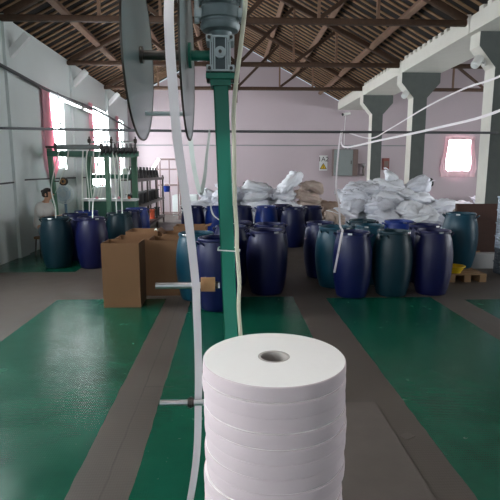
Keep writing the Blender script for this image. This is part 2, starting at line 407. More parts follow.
for i in range(2, 6):
    y0, y1 = ends[i]+.02, ends[i+1]-.02
    if i < 5: pass
    def gb(b):
        bx(b, 4.40, 5.42, y0, y1, 4.17, 4.23); bx(b, 4.40, 4.48, y0, y1, 4.23, 4.46); bx(b, 5.34, 5.42, y0, y1, 4.23, 4.46)
        y = YF-.12
        while y > y0:
            if y-.2 > y0 and y < y1: bx(b, 4.41, 4.48, y-.215, y-.07, 4.45, 4.54)
            y -= .285
    one('gutter_beam', gb, 'plaster', names[i], 'beam', 'white gutter beams')
for y, lb in ((9.2, 'small white bulkhead lamp on the nearest column'), (12.85, 'small white bulkhead lamp on the middle column')):
    t = thing('column_lamp', lb, 'lamp', (4.715, y-.05, 3.64), 0, 'column lamps')
    part('bracket', lambda b: [cyl(b, (0, 0, 0), (-.14, -.02, .02), .018, n=8), bx(b, -.02, 0, -.05, .05, -.06, .06)] and None, 'bulb', t)
    part('lamp_body', lambda b: cyl(b, (-.12, -.02, .08), (-.24, -.1, -.06), .085, .075, 16), 'bulb', t, 40)
    part('lens', lambda b: cyl(b, (-.24, -.1, -.06), (-.255, -.11, -.078), .07, .05, 16), 'frame_white', t, 40)
for y, lb in ((9.6, 'nearest of three white slanted brackets high on left wall'), (13.3, 'middle of three white slanted brackets high on left wall'), (16.95, 'farthest of three white slanted brackets high on left wall')):
    def kb(b):
        bar(b, (XL+.03, y, 3.80 if y < 10 else 3.90), (XL+.40, y, 4.17 if y < 10 else 4.27), .12, .13, bev=.01)
    one('wall_bracket', kb, 'frame_white', lb, 'bracket', 'white slanted wall brackets')

# ------------------------------------------------------------------ cables and wall fittings
one('overhead_cable', lambda b: tube(b, [(XL, 8.5, 2.39), (-2, 8.5, 2.36), (0, 8.5, 2.345), (2.5, 8.5, 2.34), (4.7, 8.8, 2.36), (4.90, 9.02, 2.37)], .022, 8), 'cable_dark', 'dark overhead pipe line spanning the hall from left wall to column', 'cable')
one('wall_conduit', lambda b: tube(b, [(XL+.10, YB+.1, 3.6), (XL+.10, 6, 3.56), (XL+.10, 9, 3.52), (XL+.10, 11.5, 3.45), (XL+.10, 15, 3.5), (XL+.10, 20.1, 3.38)], .034, 8), 'cable_dark', 'thick dark cable running along the left wall above the windows', 'cable')
one('wall_cable', lambda b: tube(b, [(XL+.02, YB+.1, 1.44), (XL+.02, 8, 1.44), (XL+.02, 10, 1.5), (XL+.02, 15, 1.5)], .016, 6), 'cable_dark', 'thin dark cable running low along the left white wall', 'cable')
one('wall_conduit', lambda b: cyl(b, (XL, YF-.03, 2.74), (8.0, YF-.03, 2.74), .018, n=8), 'cabinet', 'thin dark conduit running across the far wall', 'cable')
for y0, y1, lb in ((11.7, 13.15, 'lit fluorescent tube beside the nearest left window'), (13.5, 14.7, 'lit fluorescent tube between the nearest and middle left windows')):
    t = thing('fluorescent_lamp', lb, 'lamp', (XL+.22, y0, 3.30), 0, 'wall tubes')
    part('batten', lambda b: bx(b, -.03, .0, 0, y1-y0, .0, .06), 'frame_white', t)
    part('tube', lambda b: cyl(b, (.03, .03, .02), (.03, y1-y0-.03, .02), .02, n=12), 'tube', t, 40)
    part('hanger', lambda b: [cyl(b, (-.015, y, .05), (-.10, y, .19), .008, n=6) for y in (.1, y1-y0-.1)] and None, 'steel_dark', t)
t = thing('electrical_cabinet', 'grey electrical cabinet on the far wall behind the white tape', 'cabinet', (4.22, YF, 1.5))
part('body', lambda b: bx(b, 0, 1.0, -.35, -.03, 0, 1.08, .01), 'cabinet_side', t)
part('door', lambda b: bx(b, .0, .78, -.38, -.352, .01, 1.07, .008), 'cabinet', t)
part('side_panel', lambda b: bx(b, .8, 1.0, -.38, -.352, .01, 1.07, .008), 'cabinet_side', t)
part('handle', lambda b: bx(b, .70, .73, -.40, -.38, .48, .62), 'steel_dark', t)
part('conduit', lambda b: [cyl(b, (x, -.1, 1.08), (x, -.1, 1.24), .04, n=10) for x in (.55, .7)] and None, 'cabinet', t, 40)
def text_mesh(name, s, size, m, parent, loc, rot):
    cu = bpy.data.curves.new(name, 'FONT'); cu.body = s; cu.size = size; cu.extrude = .002; cu.align_x = 'CENTER'; cu.align_y = 'CENTER'
    o = bpy.data.objects.new(name, cu); C.objects.link(o); dg = bpy.context.evaluated_depsgraph_get(); dg.update()
    me = bpy.data.meshes.new_from_object(o.evaluated_get(dg)); bpy.data.objects.remove(o); bpy.data.curves.remove(cu)
    me.materials.clear(); me.materials.append(M[m]); n = bpy.data.objects.new(name, me); C.objects.link(n); n.parent = parent; n.location = loc; n.rotation_euler = rot; return n
t = thing('warning_sign', 'small wall sign with dark characters above a yellow triangle', 'sign', (3.86, YF, 1.72))
part('panel', lambda b: bx(b, -.17, .17, -.008, 0, 0, .62), 'frame_white', t)
text_mesh('characters', '1A2', .27, 'text', t, (0, -.012, .46), (PI/2, 0, 0))
def tri(b, w_, z0, z1, y0, y1):
    f = [b.verts.new((x, y0, z)) for x, z in ((-w_, z0), (w_, z0), (0, z1))]; g = [b.verts.new((x, y1, z)) for x, z in ((-w_, z0), (w_, z0), (0, z1))]
    b.faces.new(f); b.faces.new(g[::-1])
    for i in range(3): b.faces.new((f[i], f[(i+1) % 3], g[(i+1) % 3], g[i]))
part('triangle_border', lambda b: tri(b, .15, .06, .31, -.012, -.008), 'text', t)
part('triangle', lambda b: tri(b, .115, .08, .275, -.016, -.012), 'yellow', t)
part('bolt_mark', lambda b: bar(b, (-.02, -.017, .22), (.02, -.017, .10), .02, .004, (0, 1, 0)), 'text', t)
t = thing('security_camera', 'small white security camera high on the far wall', 'camera', (4.72, YF, 4.0))
part('wall_mount', lambda b: [cyl(b, (0, 0, 0), (0, -.06, 0), .05, n=12), cyl(b, (0, -.06, 0), (0, -.2, -.01), .018, n=8)] and None, 'bulb', t, 40)
part('housing', lambda b: cyl(b, (.14, -.2, .02), (-.16, -.3, -.04), .06, n=14), 'bulb', t, 40)
part('lens', lambda b: cyl(b, (-.16, -.3, -.04), (-.19, -.31, -.046), .055, n=14), 'black', t, 40)
one('camera_wire', lambda b: tube(b, [(4.68, YF-.25, 3.95), (4.69, YF-.1, 3.5), (4.70, YF-.03, 2.76)], .012, 6), 'frame_white', 'thin white wire hanging down from the security camera', 'wire')
t = thing('standpipe_valve', 'metal stub pipe with a round knob above the sack heap', 'valve', (5.52, YF-.15, 1.5))
part('stem', lambda b: [cyl(b, (0, 0, 0), (0, 0, .4), .05, n=12), cyl(b, (0, 0, .05), (0, .15, .05), .03, n=8)] and None, 'steel_dark', t, 40)
part('knob', lambda b: bmesh.ops.create_uvsphere(b, u_segments=14, v_segments=10, radius=.085, matrix=Matrix.Translation((0, 0, .44))), 'steel', t, 60)
t = thing('alarm_box', 'small red box on the far wall between two columns', 'box', (6.47, YF, 1.75))
part('body', lambda b: bx(b, -.13, .13, -.15, 0, 0, .48, .01), 'red', t)
part('cover', lambda b: bx(b, -.09, .09, -.165, -.15, .12, .36), 'cabinet_side', t)
# pink curtains
def curtain(b, pts, y0, y1, depth):
    # pts: (z, width factor, y centre)
    n = 24; rows = []
    for z, wf, yc in pts:
        row = []
        for j in range(n):
            t = j/(n-1)-.5; y = yc+t*(y1-y0)*wf; row.append((y, depth*(1.2+math.sin(j*1.9)*.5)*(.6+.4*wf), z))
        rows.append(row)
    return rows
def left_curtain(b):
    pts = [(3.5, .62, .0), (3.1, .62, 0), (2.7, .72, .02), (2.3, .85, .06), (2.05, 1.05, .14), (1.85, 1.1, .18), (1.7, .8, .15), (1.55, .45, .1), (1.48, .3, .1)]
    rows = []
    for z, wf, off in pts:
        rows.append([(XL+.05+.025*math.sin(j*1.7)+.02*wf, 11.2+off+(j/23-.5)*.62*wf, z) for j in range(24)])
    for th in (0, .012):
        v = [[b.verts.new((x+th, y, z)) for x, y, z in r] for r in rows]
        for a, c in zip(v, v[1:]):
            for j in range(23): b.faces.new((a[j], a[j+1], c[j+1], c[j]))
one('window_curtain', left_curtain, 'pink', 'pink curtain gathered at the side of the nearest left window', 'curtain', smooth=60)
for yy, lb in ((14.72, 'pink curtain edge at the middle left window'), (18.05, 'pink curtain edge at the farthest left window')):
    def lc(b):
        rows = [[(XL+.05+.025*math.sin(j*1.7), yy+(j/13-.5)*.3, z) for j in range(14)] for z in (3.65, 3.0, 2.4, 1.6)]
        for th in (0, .012):
            v = [[b.verts.new((x+th, y, z)) for x, y, z in r] for r in rows]
            for a, c in zip(v, v[1:]):
                for j in range(13): b.faces.new((a[j], a[j+1], c[j+1], c[j]))
    one('window_curtain', lc, 'pink', lb, 'curtain', smooth=60)
def far_curtain(b):
    rows = []
    for z, x0, x1 in ((3.05, 8.97, 9.12), (2.6, 8.93, 9.08), (2.1, 8.82, 9.02), (1.8, 8.78, 9.05), (1.55, 8.85, 9.2), (1.45, 8.85, 9.25)):
        rows.append([(x0+(x1-x0)*j/9, YF-.05+.02*math.sin(j*1.8), z) for j in range(10)])
    rows2 = [[(10.15-(x-9.0)*1+.0, y, z) for x, y, z in r] for r in rows]
    low = [[(8.95+1.3*j/23, YF-.06+.02*math.sin(j*1.8), z) for j in range(24)] for z in (1.72, 1.6, 1.46)]
    top = [[(8.95+1.25*j/23, YF-.06+.02*math.sin(j*1.8), z) for j in range(24)] for z in (3.12, 3.05, 2.98)]
    for rr in (rows, rows2, low, top):
        for th in (0, .012):
            v = [[b.verts.new((x, y-th, z)) for x, y, z in r] for r in rr]
            for a, c in zip(v, v[1:]):
                for j in range(len(a)-1): b.faces.new((a[j], a[j+1], c[j+1], c[j]))
one('window_curtain', far_curtain, 'pink_pale', 'pink curtain around the glowing window beyond the columns', 'curtain', smooth=60)

# ------------------------------------------------------------------ winding stand: post, gearbox, motor
PX, PY = -.033, 1.76
t = thing('winding_stand', 'green steel post carrying a grey gear motor in the foreground', 'machine stand', (PX, PY, 0))
part('base_plate', lambda b: bx(b, -.08, .20, -.03, .16, .0, .016), 'green_paint', t)
part('post', lambda b: bar(b, (.0625, 0, .016), (.0, 0, 1.965), .051, .055, (0, 1, 0), .004), 'green_paint', t)
part('top_flange', lambda b: [bx(b, -.05, .05, -.05, .05, 1.965, 1.985, .003), bx(b, -.035, .035, -.04, .04, 1.945, 1.965)] and None, 'green_paint', t)
g = part('gearbox', lambda b: [bx(b, -.036, .036, -.04, .04, 1.987, 2.11, .006), bx(b, -.05, .05, -.03, .03, 1.986, 1.996)] and None, 'gear_body', t)
part('cooling_rib', lambda b: [bx(b, x-.0022, x+.0022, -.05, -.04, 1.992, 2.105) for x in (-.033, -.026, -.019, .019, .026, .033)] + [bx(b, -.036, .036, -.049, -.04, z, z+.006) for z in (1.99, 2.10)] and None, 'alu', g)
for sx in (-1, 1):
    for z in (2.0, 2.097): part('corner_lug', lambda b: bx(b, sx*.037-.011, sx*.037+.011, -.05, .045, z-.011, z+.011, .003), 'alu', g)
part('boss', lambda b: [cyl(b, (0, -.04, 2.05), (0, -.056, 2.05), .019, n=24), cyl(b, (0, -.056, 2.05), (0, -.062, 2.05), .012, n=20)] and None, 'alu', g, 40)
part('hub_bolt', lambda b: cyl(b, (0, -.062, 2.05), (0, -.067, 2.05), .006, n=6), 'steel_dark', g)
for sx in (-1, 1):
    for z in (1.999, 2.098): part('bolt', lambda b: cyl(b, (sx*.037, -.05, z), (sx*.037, -.056, z), .006, n=6), 'steel_dark', g)
for sx in (-1, 1): part('bolt', lambda b: cyl(b, (sx*.042, -.04, 1.955), (sx*.042, -.04, 1.99), .006, n=6), 'steel_dark', t)
mo = part('motor', lambda b: lathe(b, [(0, 2.11), (.036, 2.11), (.04, 2.125), (.062, 2.13), (.068, 2.14), (.068, 2.152), (.064, 2.155), (.064, 2.162), (.071, 2.166), (.071, 2.20), (.062, 2.21), (.064, 2.42), (.055, 2.44), (0, 2.445)], 40), 'motor', t, 35)
for i in range(20):
    if i < 20: pass
part('cooling_fin', lambda b: [bar(b, (.062*math.cos(a), .062*math.sin(a), 2.22), (.062*math.cos(a), .062*math.sin(a), 2.41), .004, .022, (math.cos(a), math.sin(a), 0)) for a in [2*PI*i/24 for i in range(24)]] and None, 'motor', mo)
part('terminal_box', lambda b: bx(b, -.045, .045, -.11, -.05, 2.21, 2.31, .006), 'alu', mo)
for s in (-1, 1):
    part('mounting_lug', lambda b: [bx(b, s*.074-.013, s*.074+.013, -.04, -.005, 2.165, 2.195, .004), cyl(b, (s*.078, -.022, 2.15), (s*.078, -.022, 2.26), .009, n=10)] and None, 'alu', mo, 40)
part('cable_gland', lambda b: [cyl(b, (.043, -.08, 2.25), (.08, -.08, 2.24), .014, n=12), cyl(b, (.043, -.08, 2.285), (.085, -.08, 2.285), .011, n=12)] and None, 'black', mo, 40)
part('shaft_sleeve', lambda b: [cyl(b, (-.036, 0, 2.05), (-.112, 0, 2.05), .017, n=20), cyl(b, (-.101, 0, 2.05), (-.110, 0, 2.05), .042, n=28)] and None, 'green_paint', t, 40)
one('power_cable', lambda b: tube(b, [(.045, 1.68, 2.24), (.052, 1.68, 2.225), (.05, 1.685, 2.18), (.044, 1.70, 2.13), (.034, 1.70, 2.05), (.020, 1.71, 1.95), (.012, 1.725, 1.85), (.013, 1.728, 1.7), (.014, 1.728, 1.55), (.020, 1.728, 1.45), (.021, 1.728, 1.37), (.029, 1.728, 1.25), (.026, 1.728, 1.15), (.036, 1.728, 1.0), (.045, 1.728, .7), (.07, 1.73, .2), (.09, 1.75, .03), (.4, 2.1, .012)], .0075, 8), 'cable_cream', 'cream electric cable running down the green post from motor', 'cable', smooth=60)
one('cable_tie', lambda b: [tube(b, [(PX-.015, PY-.032, 1.37), (PX+.062, PY-.034, 1.365)], .0025, 6, 1), tube(b, [(PX+.062, PY-.034, 1.365), (PX+.065, PY+.0, 1.366), (PX+.05, PY+.032, 1.37), (PX-.013, PY+.032, 1.372), (PX-.015, PY-.032, 1.37)], .0025, 6, 1)] and None, 'frame_white', 'white cable tie around the green post', 'cable tie')
# reel
RX = -.155; RYc = PY; RZc = 2.05; RR = .286
t = thing('winding_reel', 'tape reel with two big smoky translucent discs on a shaft', 'reel', (-.015, RYc, RZc))
def disc(b, x0, x1, r):
    lathe(b, [(.018, x0), (r, x0), (r, x1), (.018, x1)], 96, close=True); rotx90(b, 'Y')
for x0, lb in ((-.30, 'left disc'), (-.134, 'right disc')):
    d = part('disc', lambda b: disc(b, x0, x0+.004, RR), 'disc', t, 40)
    part('disc_rim', lambda b: (lathe(b, [(RR-.002, x0-.001), (RR+.003, x0-.001), (RR+.003, x0+.005), (RR-.002, x0+.005)], 96, close=True), rotx90(b, 'Y')) and None, 'steel_dark', d, 40)
part('shaft', lambda b: cyl(b, (-.35, 0, 0), (-.13, 0, 0), .016, n=20), 'steel_dark', t, 40)
part('hub', lambda b: cyl(b, (-.15, 0, 0), (-.135, 0, 0), .05, n=28), 'steel_dark', t, 40)
part('hub', lambda b: cyl(b, (-.295, 0, 0), (-.285, 0, 0), .028, n=28), 'steel_dark', t, 40)
for k in range(2):
    a = k*PI+.35
    part('spacer_rod', lambda b: cyl(b, (-.296, .2*math.sin(a), -.2*math.cos(a)), (-.134, .2*math.sin(a), -.2*math.cos(a)), .008, n=12), 'alu', t, 40)
one('paper_tape', lambda b: ribbon(b, [(-.178, 2.0, 2.05), (-.178, 1.93, 2.24), (-.178, 1.76, 2.31), (-.178, 1.59, 2.25), (-.177, 1.50, 2.12), (-.175, 1.485, 2.02), (-.172, 1.495, 1.93), (-.165, 1.535, 1.75), (-.146, 1.61, 1.53), (-.130, 1.70, 1.26), (-.130, 1.738, 1.15), (-.132, 1.80, .95), (-.135, 1.81, .77), (-.148, 1.83, .5), (-.19, 1.9, .22), (-.24, 2.0, .012), (-.26, 2.2, .01)], .029, (1, 0, 0), .0012, 8), 'tape', 'white paper tape running from the reel down past both rods', 'tape', smooth=60)
for z, lb, cat in ((1.232, 'upper steel guide rod with brown cardboard core on post', 1), (.764, 'lower steel guide rod with collar beside the paper rolls', 0)):
    t = thing('guide_rod', lb, 'rod', (PX+.0625*(1.965-z)/1.95-.006, PY, z), 0, 'guide rods')
    part('rod', lambda b: cyl(b, (-.267 if cat else -.28, 0, 0), (-.028, 0, 0), .012, n=20), 'steel', t, 40)
    if cat:
        part('collar', lambda b: cyl(b, (-.045, 0, 0), (-.034, 0, 0), .014, n=16), 'steel_dark', t, 40)
    else:
        part('collar', lambda b: [cyl(b, (-.172, 0, 0), (-.148, 0, 0), .018, n=24), cyl(b, (-.164, 0, 0), (-.156, 0, 0), .022, n=24), cyl(b, (-.16, -.015, 0), (-.16, -.026, 0), .005, n=8)] and None, 'steel_dark', t, 40)
cc = bmesh.new(); lathe(cc, [(.011, -.053), (.027, -.053), (.027, 0), (.011, 0)], 36, close=True); rotx90(cc, 'Y'); 
o = obj('cardboard_core', cc, 'core', None, (PX-.028, PY, 1.235), 40); tag(o, 'brown cardboard core sleeve on the upper guide rod', 'tube')

# ------------------------------------------------------------------ stack of paper tape rolls
SX, SY, ZT = .129, 1.40, 1.092
def make_roll():
    t = thing('paper_tape_roll', '', 'roll', (0, 0, 0), 0, 'stacked white paper tape rolls')
    def body(b):
        lathe(b, [(.049, .0005), (.2148, .0005), (.2178, .0025), (.2186, .012), (.2188, .022), (.2186, .034), (.2178, .0420), (.2152, .0444), (.18, .0446), (.10, .0446), (.049, .0445)], 96, close=True)
        for v in b.verts:
            r = math.hypot(v.co.x, v.co.y)
            if r > .21:
                a = math.atan2(v.co.y, v.co.x); k = 1+.004*noise.noise((3*math.cos(a), 3*math.sin(a), v.co.z*30)); v.co.x *= k; v.co.y *= k
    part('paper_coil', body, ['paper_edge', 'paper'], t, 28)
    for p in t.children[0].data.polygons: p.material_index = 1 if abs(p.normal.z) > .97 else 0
    part('core', lambda b: lathe(b, [(.041, .001), (.0488, .001), (.0488, .0444), (.041, .0444)], 48, close=True), 'core_grey', t, 40)
    return t
N = 23; PITCH = .045
words = ['topmost', 'second from top', 'third from top', 'fourth from top', 'fifth from top', 'sixth from top', 'seventh from top', 'eighth from top']
roll = make_roll()
for k in range(N):
    z = ZT-PITCH*(k+1)
    o = roll if k == 0 else dup(roll)
    dx, dy = (0, 0) if k == 0 else (R.uniform(-.0022, .0022)+.0008*k*(1 if k < 8 else 0), R.uniform(-.003, .003))
    o.location = (SX+dx, SY+dy, z); o.rotation_euler = (0, 0, R.uniform(0, 6.28))
    s = 1 if k == 0 else R.uniform(.993, 1.006); o.scale = (s, s, 1)
    if k == 0: lb = 'topmost white paper tape roll of the tall foreground stack'
    elif k < 8: lb = 'white paper tape roll, %s of the foreground stack' % words[k]
    else: lb = 'white paper tape roll low in the foreground stack, %d above the base' % (N-1-k)
    o['label'] = lb
    if k >= 8: o['label'] = 'white paper tape roll in the lower part of the foreground stack'
one('floor_plate', lambda b: bx(b, .12, 1.035, .4, 3.22, .0, .006), 'plate', 'grey brown steel plate on the floor under the paper rolls', 'plate')
one('roll_base', lambda b: lathe(b, [(0, .007), (.24, .007), (.24, .0565), (0, .0565)], 48), 'pallet', 'round board under the bottom of the paper roll stack', 'board')
one('paper_scrap', lambda b: bar(b, (1.07, 2.75, .002), (1.14, 2.79, .002), .06, .003), 'plate', 'small pale paper scrap on the dark strip beside the plate', 'scrap')

# ------------------------------------------------------------------ barrels
def make_barrel(mname):
    t = thing('plastic_barrel', '', 'barrel')
    prof = [(0, .0), (.19, .0), (.205, .008), (.214, .03), (.232, .10), (.255, .22), (.27, .36), (.275, .46), (.272, .56), (.262, .66), (.246, .75), (.230, .805), (.222, .825), (.218, .838), (.219, .852), (.212, .852), (.209, .83), (.225, .79), (.255, .66), (.267, .46), (.248, .22), (.2, .03), (0, .02)]
    part('body', lambda b: lathe(b, prof, 40), mname, t, 50)
    part('rim_ring', lambda b: lathe(b, [(.220, .846), (.229, .850), (.231, .862), (.229, .874), (.222, .880), (.212, .880), (.209, .874), (.209, .853), (.219, .853)], 40, close=True), mname, t, 50)
    part('clamp_latch', lambda b: bx(b, -.03, .03, -.242, -.231, .852, .874, .003), 'steel', t)
    for s in (-1, 1):
        part('handle', lambda b: tube(b, [(s*.218, -.06, .80), (s*.262, -.045, .835), (s*.268, 0, .842), (s*.262, .045, .835), (s*.218, .06, .80)], .011, 8, 4), mname, t, 50)
    return t
protos = {k: make_barrel(k) for k in ('navy', 'indigo', 'blue', 'teal', 'dark_teal')}
used = set()
def barrel(m, x, y, label, group, z=0):
    p = protos[m]; o = p if m not in used else dup(p); used.add(m)
    o.location = (x, y, z); o.rotation_euler = (0, 0, R.uniform(-.9, .9)); o['label'] = label; o['group'] = group
    k = .95 if 'right cluster' in label else (1.04 if 'standing alone' in label else 1); o.scale = (k, k, 1); return o
GR, GC, GB, GL = 'barrels in the right cluster', 'barrels behind the green post', 'back row of barrels before the sacks', 'barrels by the machine on the left'
barrel('navy', 1.62, 6.27, 'navy barrel at front left of right cluster with white tape hanging over it', GR)
barrel('dark_teal', 2.185, 6.33, 'dark teal barrel at front middle of right cluster between two navy ones', GR)
barrel('indigo', 2.76, 6.38, 'dark purple blue barrel at front right of the right cluster', GR)
barrel('navy', 1.41, 7.50, 'navy barrel at the far left end of the right cluster', GR)
barrel('teal', 1.50, 6.86, 'teal barrel squeezed behind the tape draped navy barrel', GR)
barrel('teal', 2.07, 7.06, 'teal barrel in second row of right cluster behind the front gap', GR)
barrel('dark_teal', 2.16, 7.80, 'dark teal barrel in third row of right cluster, before the sack heap', GR)
barrel('blue', 2.72, 7.65, 'bright blue barrel rim behind the front dark teal barrel', GR)
barrel('navy', 2.92, 7.09, 'navy barrel directly behind the front right purple blue one', GR)
barrel('indigo', .49, 6.50, 'dark navy barrel standing alone just right of the green post', GC)
barrel('navy', .60, 7.30, 'navy barrel behind the lone one right of the green post', GC)
barrel('navy', .00, 6.98, 'navy barrel hidden mostly behind the green post', GC)
barrel('indigo', .10, 7.60, 'navy barrel farther back just right of the green post', GC)
barrel('teal', -.45, 6.22, 'blue teal barrel beside the cardboard boxes, behind the white tape', GC)
barrel('navy', -.17, 5.74, 'navy barrel half hidden by the green post, in front of the blue teal one', GC)
barrel('navy', -.88, 11.15, 'blue barrel at the left end of the back row', GB)
barrel('blue', -.33, 11.1, 'blue barrel just left of the green post in the back row', GB)
barrel('navy', .24, 11.15, 'blue barrel just right of the green post in the back row', GB)
barrel('blue', .82, 11.15, 'blue barrel in the back row under the lying white sack', GB)
barrel('navy', 1.24, 11.6, 'blue barrel tucked behind the two right barrels of back row', GB)
barrel('navy', 1.38, 10.65, 'blue barrel standing forward at right of the back row', GB)
barrel('navy', 1.86, 11.1, 'blue barrel at the right end of the back row', GB)
barrel('dark_teal', -3.06, 8.48, 'dark teal barrel nearest the left wall, in front of the person', GL)
barrel('indigo', -2.43, 8.42, 'navy barrel front right of the left group beside the cartons', GL)
barrel('navy', -2.95, 9.2, 'navy barrel in second row of left group by the seated person', GL)
barrel('blue', -2.93, 9.86, 'bright blue barrel under the hanging strips of the machine', GL)
barrel('dark_teal', -2.16, 9.35, 'dark teal barrel with two white strips hanging into it', GL)
barrel('navy', -2.12, 9.97, 'navy barrel behind the strip fed teal one, second along', GL)
barrel('blue', -2.06, 10.60, 'blue barrel at far right end of left group by bobbin rack', GL)
barrel('teal', 3.68, 7.54, 'big teal barrel standing on a wooden pallet at right', 'barrel on the pallet', .132)

# pallet, basin
t = thing('wooden_pallet', 'small wooden pallet under the teal barrel at right', 'pallet', (3.29, 6.98, 0))
for i in range(6): part('deck_board', lambda b: bx(b, 0, .58, i*.14, i*.14+.11, .11, .13), 'pallet', t)
for x in (0, .24, .48): part('bearer', lambda b: bx(b, x, x+.1, 0, .81, 0, .11), 'pallet', t)
t = thing('plastic_basin', 'yellow plastic basin wedged beside the pallet barrel', 'basin', (3.42, 7.10, .131))
part('bowl', lambda b: lathe(b, [(0, 0), (.09, 0), (.15, .10), (.143, .10), (.085, .008), (0, .008)], 28), 'yellow', t, 50)
part('rim', lambda b: lathe(b, [(.143, .098), (.16, .098), (.16, .108), (.143, .108)], 28, close=True), 'yellow', t, 50)
# low wall, brown panel, crates
one('concrete_kerb', lambda b: bx(b, 3.95, 6.4, 8.0, 8.34, 0, .26, .01), 'kerb', 'low white painted kerb behind the crates at right', 'kerb')
t = thing('wooden_partition', 'dark brown wooden partition panel standing on the white kerb', 'panel', (3.92, 8.2, 0))
part('panel_board', lambda b: bx(b, 0, 2.4, -.015, .015, .26, 1.11), 'brown_panel', t)
for x in (0, .8, 1.6, 2.35): part('panel_post', lambda b: bx(b, x, x+.06, .015, .06, .26, 1.11), 'brown_panel', t)
one('hose', lambda b: tube(b, [(3.98, 7.95, .72), (4.02, 7.93, .55), (4.08, 7.9, .38), (4.16, 7.9, .29), (4.26, 7.98, .275), (4.4, 8.05, .275)], .012, 8), 'core', 'thin tan hose trailing over the white kerb', 'hose')
bpy.data.objects['hose'].location = (-.02, .14, 0)
def make_crate(m, lb):
    t = thing('plastic_crate', lb, 'crate', (0, 0, 0), 0, 'stacked crates at the right edge')
    X, Yd, Z = .56, .40, .205
    part('base', lambda b: bx(b, 0, X, 0, Yd, 0, .012), m, t)
    def wall(b):
        for (x0, x1, y0, y1) in ((0, X, 0, .012), (0, X, Yd-.012, Yd), (0, .012, 0, Yd), (X-.012, X, 0, Yd)):
            for z in (.0, .048, .096, .144): bx(b, x0, x1, y0, y1, z, z+.022)
            n = 8
            for i in range(n+1):
                if x1-x0 > y1-y0: xx = x0+(x1-x0-.016)*i/n; bx(b, xx, xx+.016, y0, y1, 0, .19)
                else: yy = y0+(y1-y0-.016)*i/n; bx(b, x0, x1, yy, yy+.016, 0, .19)
    part('slatted_walls', wall, m, t)
    part('rim', lambda b: [bx(b, -.01, X+.01, -.01, .012, .185, Z), bx(b, -.01, X+.01, Yd-.012, Yd+.01, .185, Z), bx(b, -.01, .012, 0, Yd, .185, Z), bx(b, X-.012, X+.01, 0, Yd, .185, Z)] and None, m, t)
    return t
cw = make_crate('crate_white', 'topmost white slatted crate of the stack at right edge')
cdk = make_crate('crate_dark', 'dark grey slatted crate at the bottom of the stack')
ZC = [0, .212, .424, .636, .848, 1.06]
cdk.location = (4.37, 7.3, 0)
dup(cdk, (4.375, 7.305, ZC[1]), label='dark grey slatted crate, second from the floor')
for k, lb in ((2, 'white slatted crate resting on the dark crates'), (3, 'white slatted crate, third down from the top of the stack'), (4, 'white slatted crate, second from the top of the stack')):
    dup(cw, (4.37+R.uniform(-.01, .01), 7.3, ZC[k]), label=lb)
cw.location = (4.36, 7.3, ZC[5])

# ------------------------------------------------------------------ cardboard boxes
def carton(x, y, wx, wy, h, rz, label):
    t = thing('cardboard_box', label, 'box', (x, y, 0), rz, 'open cardboard boxes')
    th = .008
    part('front_panel', lambda b: bx(b, 0, wx, 0, th, 0, h), 'card', t); part('back_panel', lambda b: bx(b, 0, wx, wy-th, wy, 0, h), 'card', t)
    part('side_panel', lambda b: bx(b, 0, th, th, wy-th, 0, h), 'card', t); part('side_panel', lambda b: bx(b, wx-th, wx, th, wy-th, 0, h), 'card', t)
    part('bottom_panel', lambda b: bx(b, th, wx-th, th, wy-th, 0, th), 'card', t)
    return t
carton(-1.575, 5.80, .455, .40, .80, .0, 'front left open cardboard box, nearest and fully visible')
carton(-1.55, 6.36, .47, .44, .775, .02, 'open cardboard box directly behind the nearest one')
carton(-1.58, 7.20, .48, .46, .77, -.02, 'farthest open cardboard box of the left column')
carton(-1.09, 6.36, .395, .44, .755, .0, 'open cardboard box right of the front pair, beside teal barrel')
b5 = carton(-1.01, 7.00, .48, .42, .76, .03, 'middle open cardboard box of the right column')
part('side_flap', lambda b: bar(b, (.02, .2, .755), (-.06, .2, .82), .36, .006, (0, 0, 1)), 'card', b5)
b6 = carton(-.93, 7.75, .52, .44, .78, -.02, 'farthest open cardboard box of the right column')
part('side_flap', lambda b: bar(b, (.5, .22, .775), (.60, .22, .80), .36, .006, (0, 0, 1)), 'card', b6)
one('plastic_bag', lambda b: tube(b, [(-1.15, 7.0, .785), (-1.13, 7.02, .81), (-1.11, 7.0, .785), (-1.09, 7.05, .80)], .010, 8), 'strip', 'crumpled white plastic scrap on the edge of a cardboard box', 'scrap')
bpy.data.objects['plastic_bag'].location = (0, .22, -.0)

